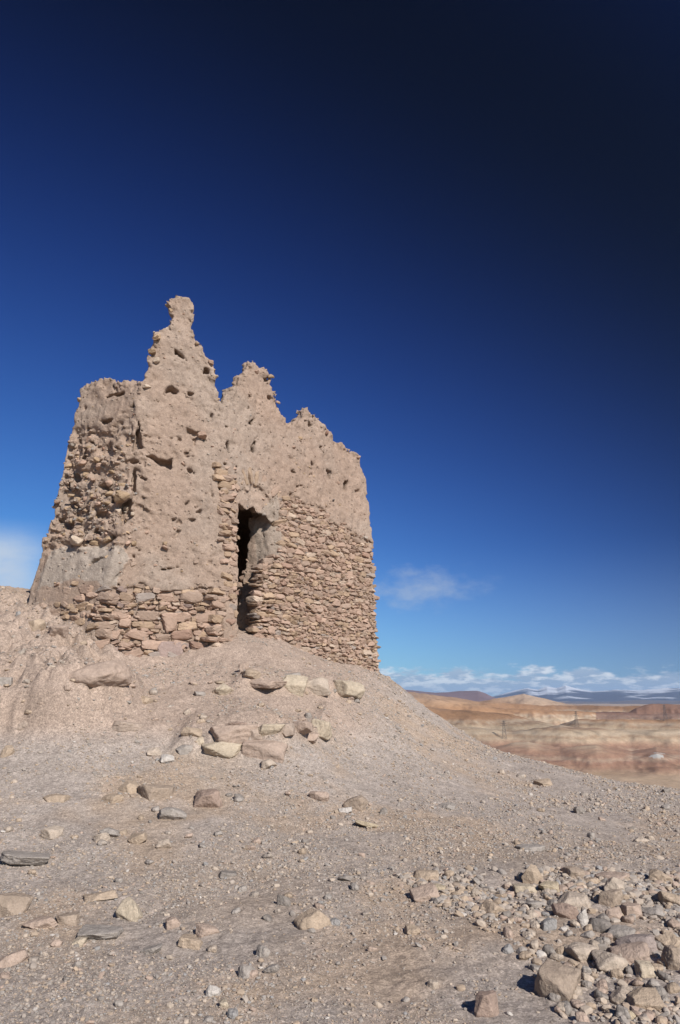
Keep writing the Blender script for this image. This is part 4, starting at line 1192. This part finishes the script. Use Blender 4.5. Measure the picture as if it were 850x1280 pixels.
def pylon(px, py_base, dist, H, label):
    a = azim(px, py_base)
    X, Y = math.sin(a) * dist, math.cos(a) * dist
    zb = float(valley_z(np.array([X]), np.array([Y]))[0])
    root = empty('power_pylon', (X, Y, zb - .5)); tag(root, label, 'pylon', 'power pylons on the plain')
    w0, w1 = H * .12, H * .025
    seg = []
    lv = [0, .25, .48, .66, .8, .9, 1.0]
    cw = [w0 + (w1 - w0) * t for t in lv]
    cor = lambda i, sx, sy: (sx * cw[i], sy * cw[i], lv[i] * H)
    for i in range(len(lv) - 1):
        for sx, sy in ((-1, -1), (1, -1), (1, 1), (-1, 1)):
            seg.append((cor(i, sx, sy), cor(i + 1, sx, sy)))
        for (p, q) in (((-1, -1), (1, -1)), ((1, -1), (1, 1)), ((1, 1), (-1, 1)), ((-1, 1), (-1, -1))):
            seg.append((cor(i, *p), cor(i + 1, *q))); seg.append((cor(i, *q), cor(i + 1, *p)))
    v, f = bars(seg, H * .006); mesh_obj('lattice_mast', v, f, M_STEEL, root, None, False)
    for zf, L in ((.72, .20), (.84, .15), (.95, .11)):
        v, f = bars([((-L * H, 0, zf * H), (L * H, 0, zf * H)), ((-L * H, 0, zf * H), (0, 0, (zf + .05) * H)), ((L * H, 0, zf * H), (0, 0, (zf + .05) * H))], H * .008)
        mesh_obj('cross_arm', v, f, M_STEEL, root, None, False)


pylon(630, 912, 1400, 31, 'lattice power pylon on the pale plain, nearest to the tower')
pylon(721, 909, 1480, 29, 'lattice power pylon standing at the left foot of the orange bluff')
pylon(832, 900, 1600, 30, 'lattice power pylon on top of the orange bluff')

# ------------------------------------------------------------------ air
hz = empty  # (name kept free)
HZ_TOP, HZ_B, HZ_R = 340.0, -116.0, 30000.0
v = np.array([(sx * HZ_R, sy * HZ_R, z) for z in (HZ_B, HZ_TOP) for sx, sy in ((-1, -1), (1, -1), (1, 1), (-1, 1))])
f = np.array([[3, 2, 1, 0], [4, 5, 6, 7], [0, 1, 5, 4], [1, 2, 6, 5], [2, 3, 7, 6], [3, 0, 4, 7]])
m = bpy.data.materials.new('air'); m.use_nodes = True; nt = m.node_tree; nt.nodes.clear()
o_ = nt.nodes.new('ShaderNodeOutputMaterial'); pv_ = nt.nodes.new('ShaderNodeVolumePrincipled')
pv_.inputs['Color'].default_value = (.45, .66, 1.0, 1); pv_.inputs['Density'].default_value = 2.4e-5; pv_.inputs['Anisotropy'].default_value = 0.0
nt.links.new(pv_.outputs[0], o_.inputs['Volume'])
haze = mesh_obj('haze', v, f, m, None, None, False)
tag(haze, kind='stuff')

# ------------------------------------------------------------------ sun, sky, camera
EXPO = .47
SUN_AZ = math.radians(32.0); SUN_EL = math.radians(35.0)     # behind the camera, to its right
s = Vector((math.sin(SUN_AZ) * math.cos(SUN_EL), -math.cos(SUN_AZ) * math.cos(SUN_EL), math.sin(SUN_EL)))
ld = bpy.data.lights.new('sun', 'SUN'); ld.energy = 4.4; ld.angle = math.radians(.53); ld.color = (1, .955, .89)
lo = bpy.data.objects.new('sun', ld); C.objects.link(lo); lo.rotation_euler = (-s).to_track_quat('-Z', 'Y').to_euler(); lo.location = (20, -30, 40)

w = bpy.data.worlds.new('World'); bpy.context.scene.world = w; w.use_nodes = True
nt = w.node_tree; nt.nodes.clear(); N = nt.nodes.new; L = nt.links.new
out = N('ShaderNodeOutputWorld'); bg = N('ShaderNodeBackground'); L(bg.outputs[0], out.inputs[0])
bg.inputs['Strength'].default_value = .1
sky = N('ShaderNodeTexSky'); sky.sky_type = 'NISHITA'; sky.sun_disc = False
sky.sun_elevation = SUN_EL; sky.sun_rotation = math.pi - SUN_AZ
sky.altitude = 1300; sky.air_density = 1.0; sky.dust_density = .25; sky.ozone_density = 1.6
tc = N('ShaderNodeTexCoord'); D = tc.outputs['Generated']


def mth(op, a, b=None, clamp=False):
    n = N('ShaderNodeMath'); n.operation = op; n.use_clamp = clamp
    for k, x_ in enumerate((a, b)):
        if x_ is None: continue
        if isinstance(x_, (int, float)): n.inputs[k].default_value = x_
        else: L(x_, n.inputs[k])
    return n.outputs[0]


def dot(vec):
    n = N('ShaderNodeVectorMath'); n.operation = 'DOT_PRODUCT'; L(D, n.inputs[0]); n.inputs[1].default_value = vec
    return n.outputs['Value']


def rng_(x_, a, b, lo_=0., hi=1., smooth=True):
    n = N('ShaderNodeMapRange'); n.interpolation_type = 'SMOOTHSTEP' if smooth else 'LINEAR'
    L(x_, n.inputs['Value']); n.inputs['From Min'].default_value = a; n.inputs['From Max'].default_value = b
    n.inputs['To Min'].default_value = lo_; n.inputs['To Max'].default_value = hi
    return n.outputs[0]


def scale_(c_, f_):
    n = N('ShaderNodeVectorMath'); n.operation = 'SCALE'; L(c_, n.inputs[0])
    if isinstance(f_, (int, float)): n.inputs['Scale'].default_value = f_
    else: L(f_, n.inputs['Scale'])
    return n.outputs[0]


def mul_(c_, rgb):
    n = N('ShaderNodeVectorMath'); n.operation = 'MULTIPLY'; L(c_, n.inputs[0]); n.inputs[1].default_value = rgb
    return n.outputs[0]


# polarised skylight: darkest 90 degrees from the sun, as the filter on the lens saw it
cg = dot(tuple(s)); c2 = mth('MULTIPLY', cg, cg)
pol = mth('SUBTRACT', 1.0, c2)
el = mth('ARCSINE', mth('MAXIMUM', mth('MINIMUM', N('ShaderNodeSeparateXYZ').outputs[2], 1.0), -1.0))
sep = [n for n in nt.nodes if n.bl_idname == 'ShaderNodeSeparateXYZ'][-1]; L(D, sep.inputs[0])
sp = N('ShaderNodeSeparateColor'); L(sky.outputs[0], sp.inputs[0]); cbn = N('ShaderNodeCombineColor')
for k, (e_, K_, g_, b_) in enumerate(((1.1, .93, 1.1, .67), (1.5, .95, 1.1, 1.10), (4.0, .925, .93, 1.06))):     # the deep blue the film and filter gave
    T_ = mth('SUBTRACT', 1.0, mth('MULTIPLY', mth('POWER', pol, e_), K_))
    L(mth('MULTIPLY', mth('MULTIPLY', mth('POWER', mth('MULTIPLY', sp.outputs[k], .1), g_), 10 * b_ / 2 ** EXPO), T_), cbn.inputs[k])
col = cbn.outputs[0]
# bearing in radians from straight ahead
azn = mth('ARCTAN2', sep.outputs[0], sep.outputs[1])
eld = mth('MULTIPLY', el, 180 / math.pi); azd = mth('MULTIPLY', azn, 180 / math.pi)


def cloud_noise(sx, sy, detail, off):
    cb = N('ShaderNodeCombineXYZ'); L(mth('MULTIPLY', azd, sx), cb.inputs[0]); L(mth('MULTIPLY', eld, sy), cb.inputs[1]); cb.inputs[2].default_value = off
    t = N('ShaderNodeTexNoise'); t.inputs['Scale'].default_value = 1; t.inputs['Detail'].default_value = detail; t.inputs['Roughness'].default_value = .6
    L(cb.outputs[0], t.inputs['Vector'])
    return t.outputs['Fac']


def mixc(a, b, f_):
    n = N('ShaderNodeMix'); n.data_type = 'RGBA'; L(f_, n.inputs['Factor']); L(a, n.inputs[6])
    if isinstance(b, tuple): n.inputs[7].default_value = (*b, 1)
    else: L(b, n.inputs[7])
    return n.outputs[2]


hzw = mth('MULTIPLY', rng_(eld, 12, -1), .27)
col = mixc(col, (2.6, 3.5, 4.9), hzw)
# bank of cloud along the far mountains
n1 = cloud_noise(.38, 1.1, 7, 2.6)
edge = mth('ADD', mth('MULTIPLY', mth('SUBTRACT', n1, .5), 3.0), 1.9)
m1 = rng_(mth('SUBTRACT', edge, eld), -.1, .42)
m1 = mth('MULTIPLY', m1, rng_(eld, -.2, .35))
m1 = mth('MULTIPLY', m1, rng_(azd, -2, 5))
n2 = cloud_noise(.6, 2.2, 6, 7.7)
lum = mth('ADD', rng_(n2, .42, .62, .0, 1.0), mth('MULTIPLY', mth('SUBTRACT', eld, 1.5), .35), True)
cc = N('ShaderNodeMix'); cc.data_type = 'RGBA'; L(lum, cc.inputs['Factor']); cc.inputs[6].default_value = (2.5, 3.2, 4.3, 1); cc.inputs[7].default_value = (5.9, 6.2, 6.6, 1)
col = mixc(col, cc.outputs[2], mth('MULTIPLY', m1, .84))
# one thin wisp above it and a soft veil low on the left
n3 = cloud_noise(.42, .8, 7, 4.4)
wx = mth('DIVIDE', mth('SUBTRACT', azd, 6.6), 5.0); wy = mth('DIVIDE', mth('SUBTRACT', eld, mth('ADD', 8.0, mth('MULTIPLY', mth('SUBTRACT', azd, 6.6), .03))), 1.7)
wisp = mth('SUBTRACT', 1.0, mth('SQRT', mth('ADD', mth('MULTIPLY', wx, wx), mth('MULTIPLY', wy, wy))))
wm = rng_(mth('ADD', wisp, mth('MULTIPLY', mth('SUBTRACT', n3, .5), 2.6)), -.1, 1.5, 0, .62)
col = mixc(col, (3.0, 3.6, 4.6), wm)
vx = rng_(azd, -20.5, -24.5); vy = mth('MULTIPLY', rng_(eld, 12.6, 9.8), rng_(eld, -2, 3))
n4 = cloud_noise(.25, .5, 5, 9.4)
col = mixc(col, (3.7, 4.4, 5.4), mth('MULTIPLY', mth('MULTIPLY', vx, vy), rng_(n4, .25, .7, .5, .95)))
L(col, bg.inputs['Color'])

cam = bpy.data.cameras.new('camera'); co_ = bpy.data.objects.new('camera', cam); C.objects.link(co_)
cam.sensor_fit = 'VERTICAL'; cam.sensor_height = 36; cam.sensor_width = 24; cam.lens = 26
cam.clip_start = .05; cam.clip_end = 120000
co_.location = EYE; co_.rotation_euler = (math.pi / 2 + PITCH, 0, 0)
sc = bpy.context.scene; sc.camera = co_
sc.render.resolution_x = 680; sc.render.resolution_y = 1024
sc.view_settings.view_transform = 'Standard'; sc.view_settings.look = 'None'; sc.view_settings.gamma = 1; sc.view_settings.use_curve_mapping = False
sc.view_settings.exposure = EXPO
sc.cycles.volume_bounces = 0
sc.cycles.max_bounces = 5
sc.cycles.use_adaptive_sampling = False
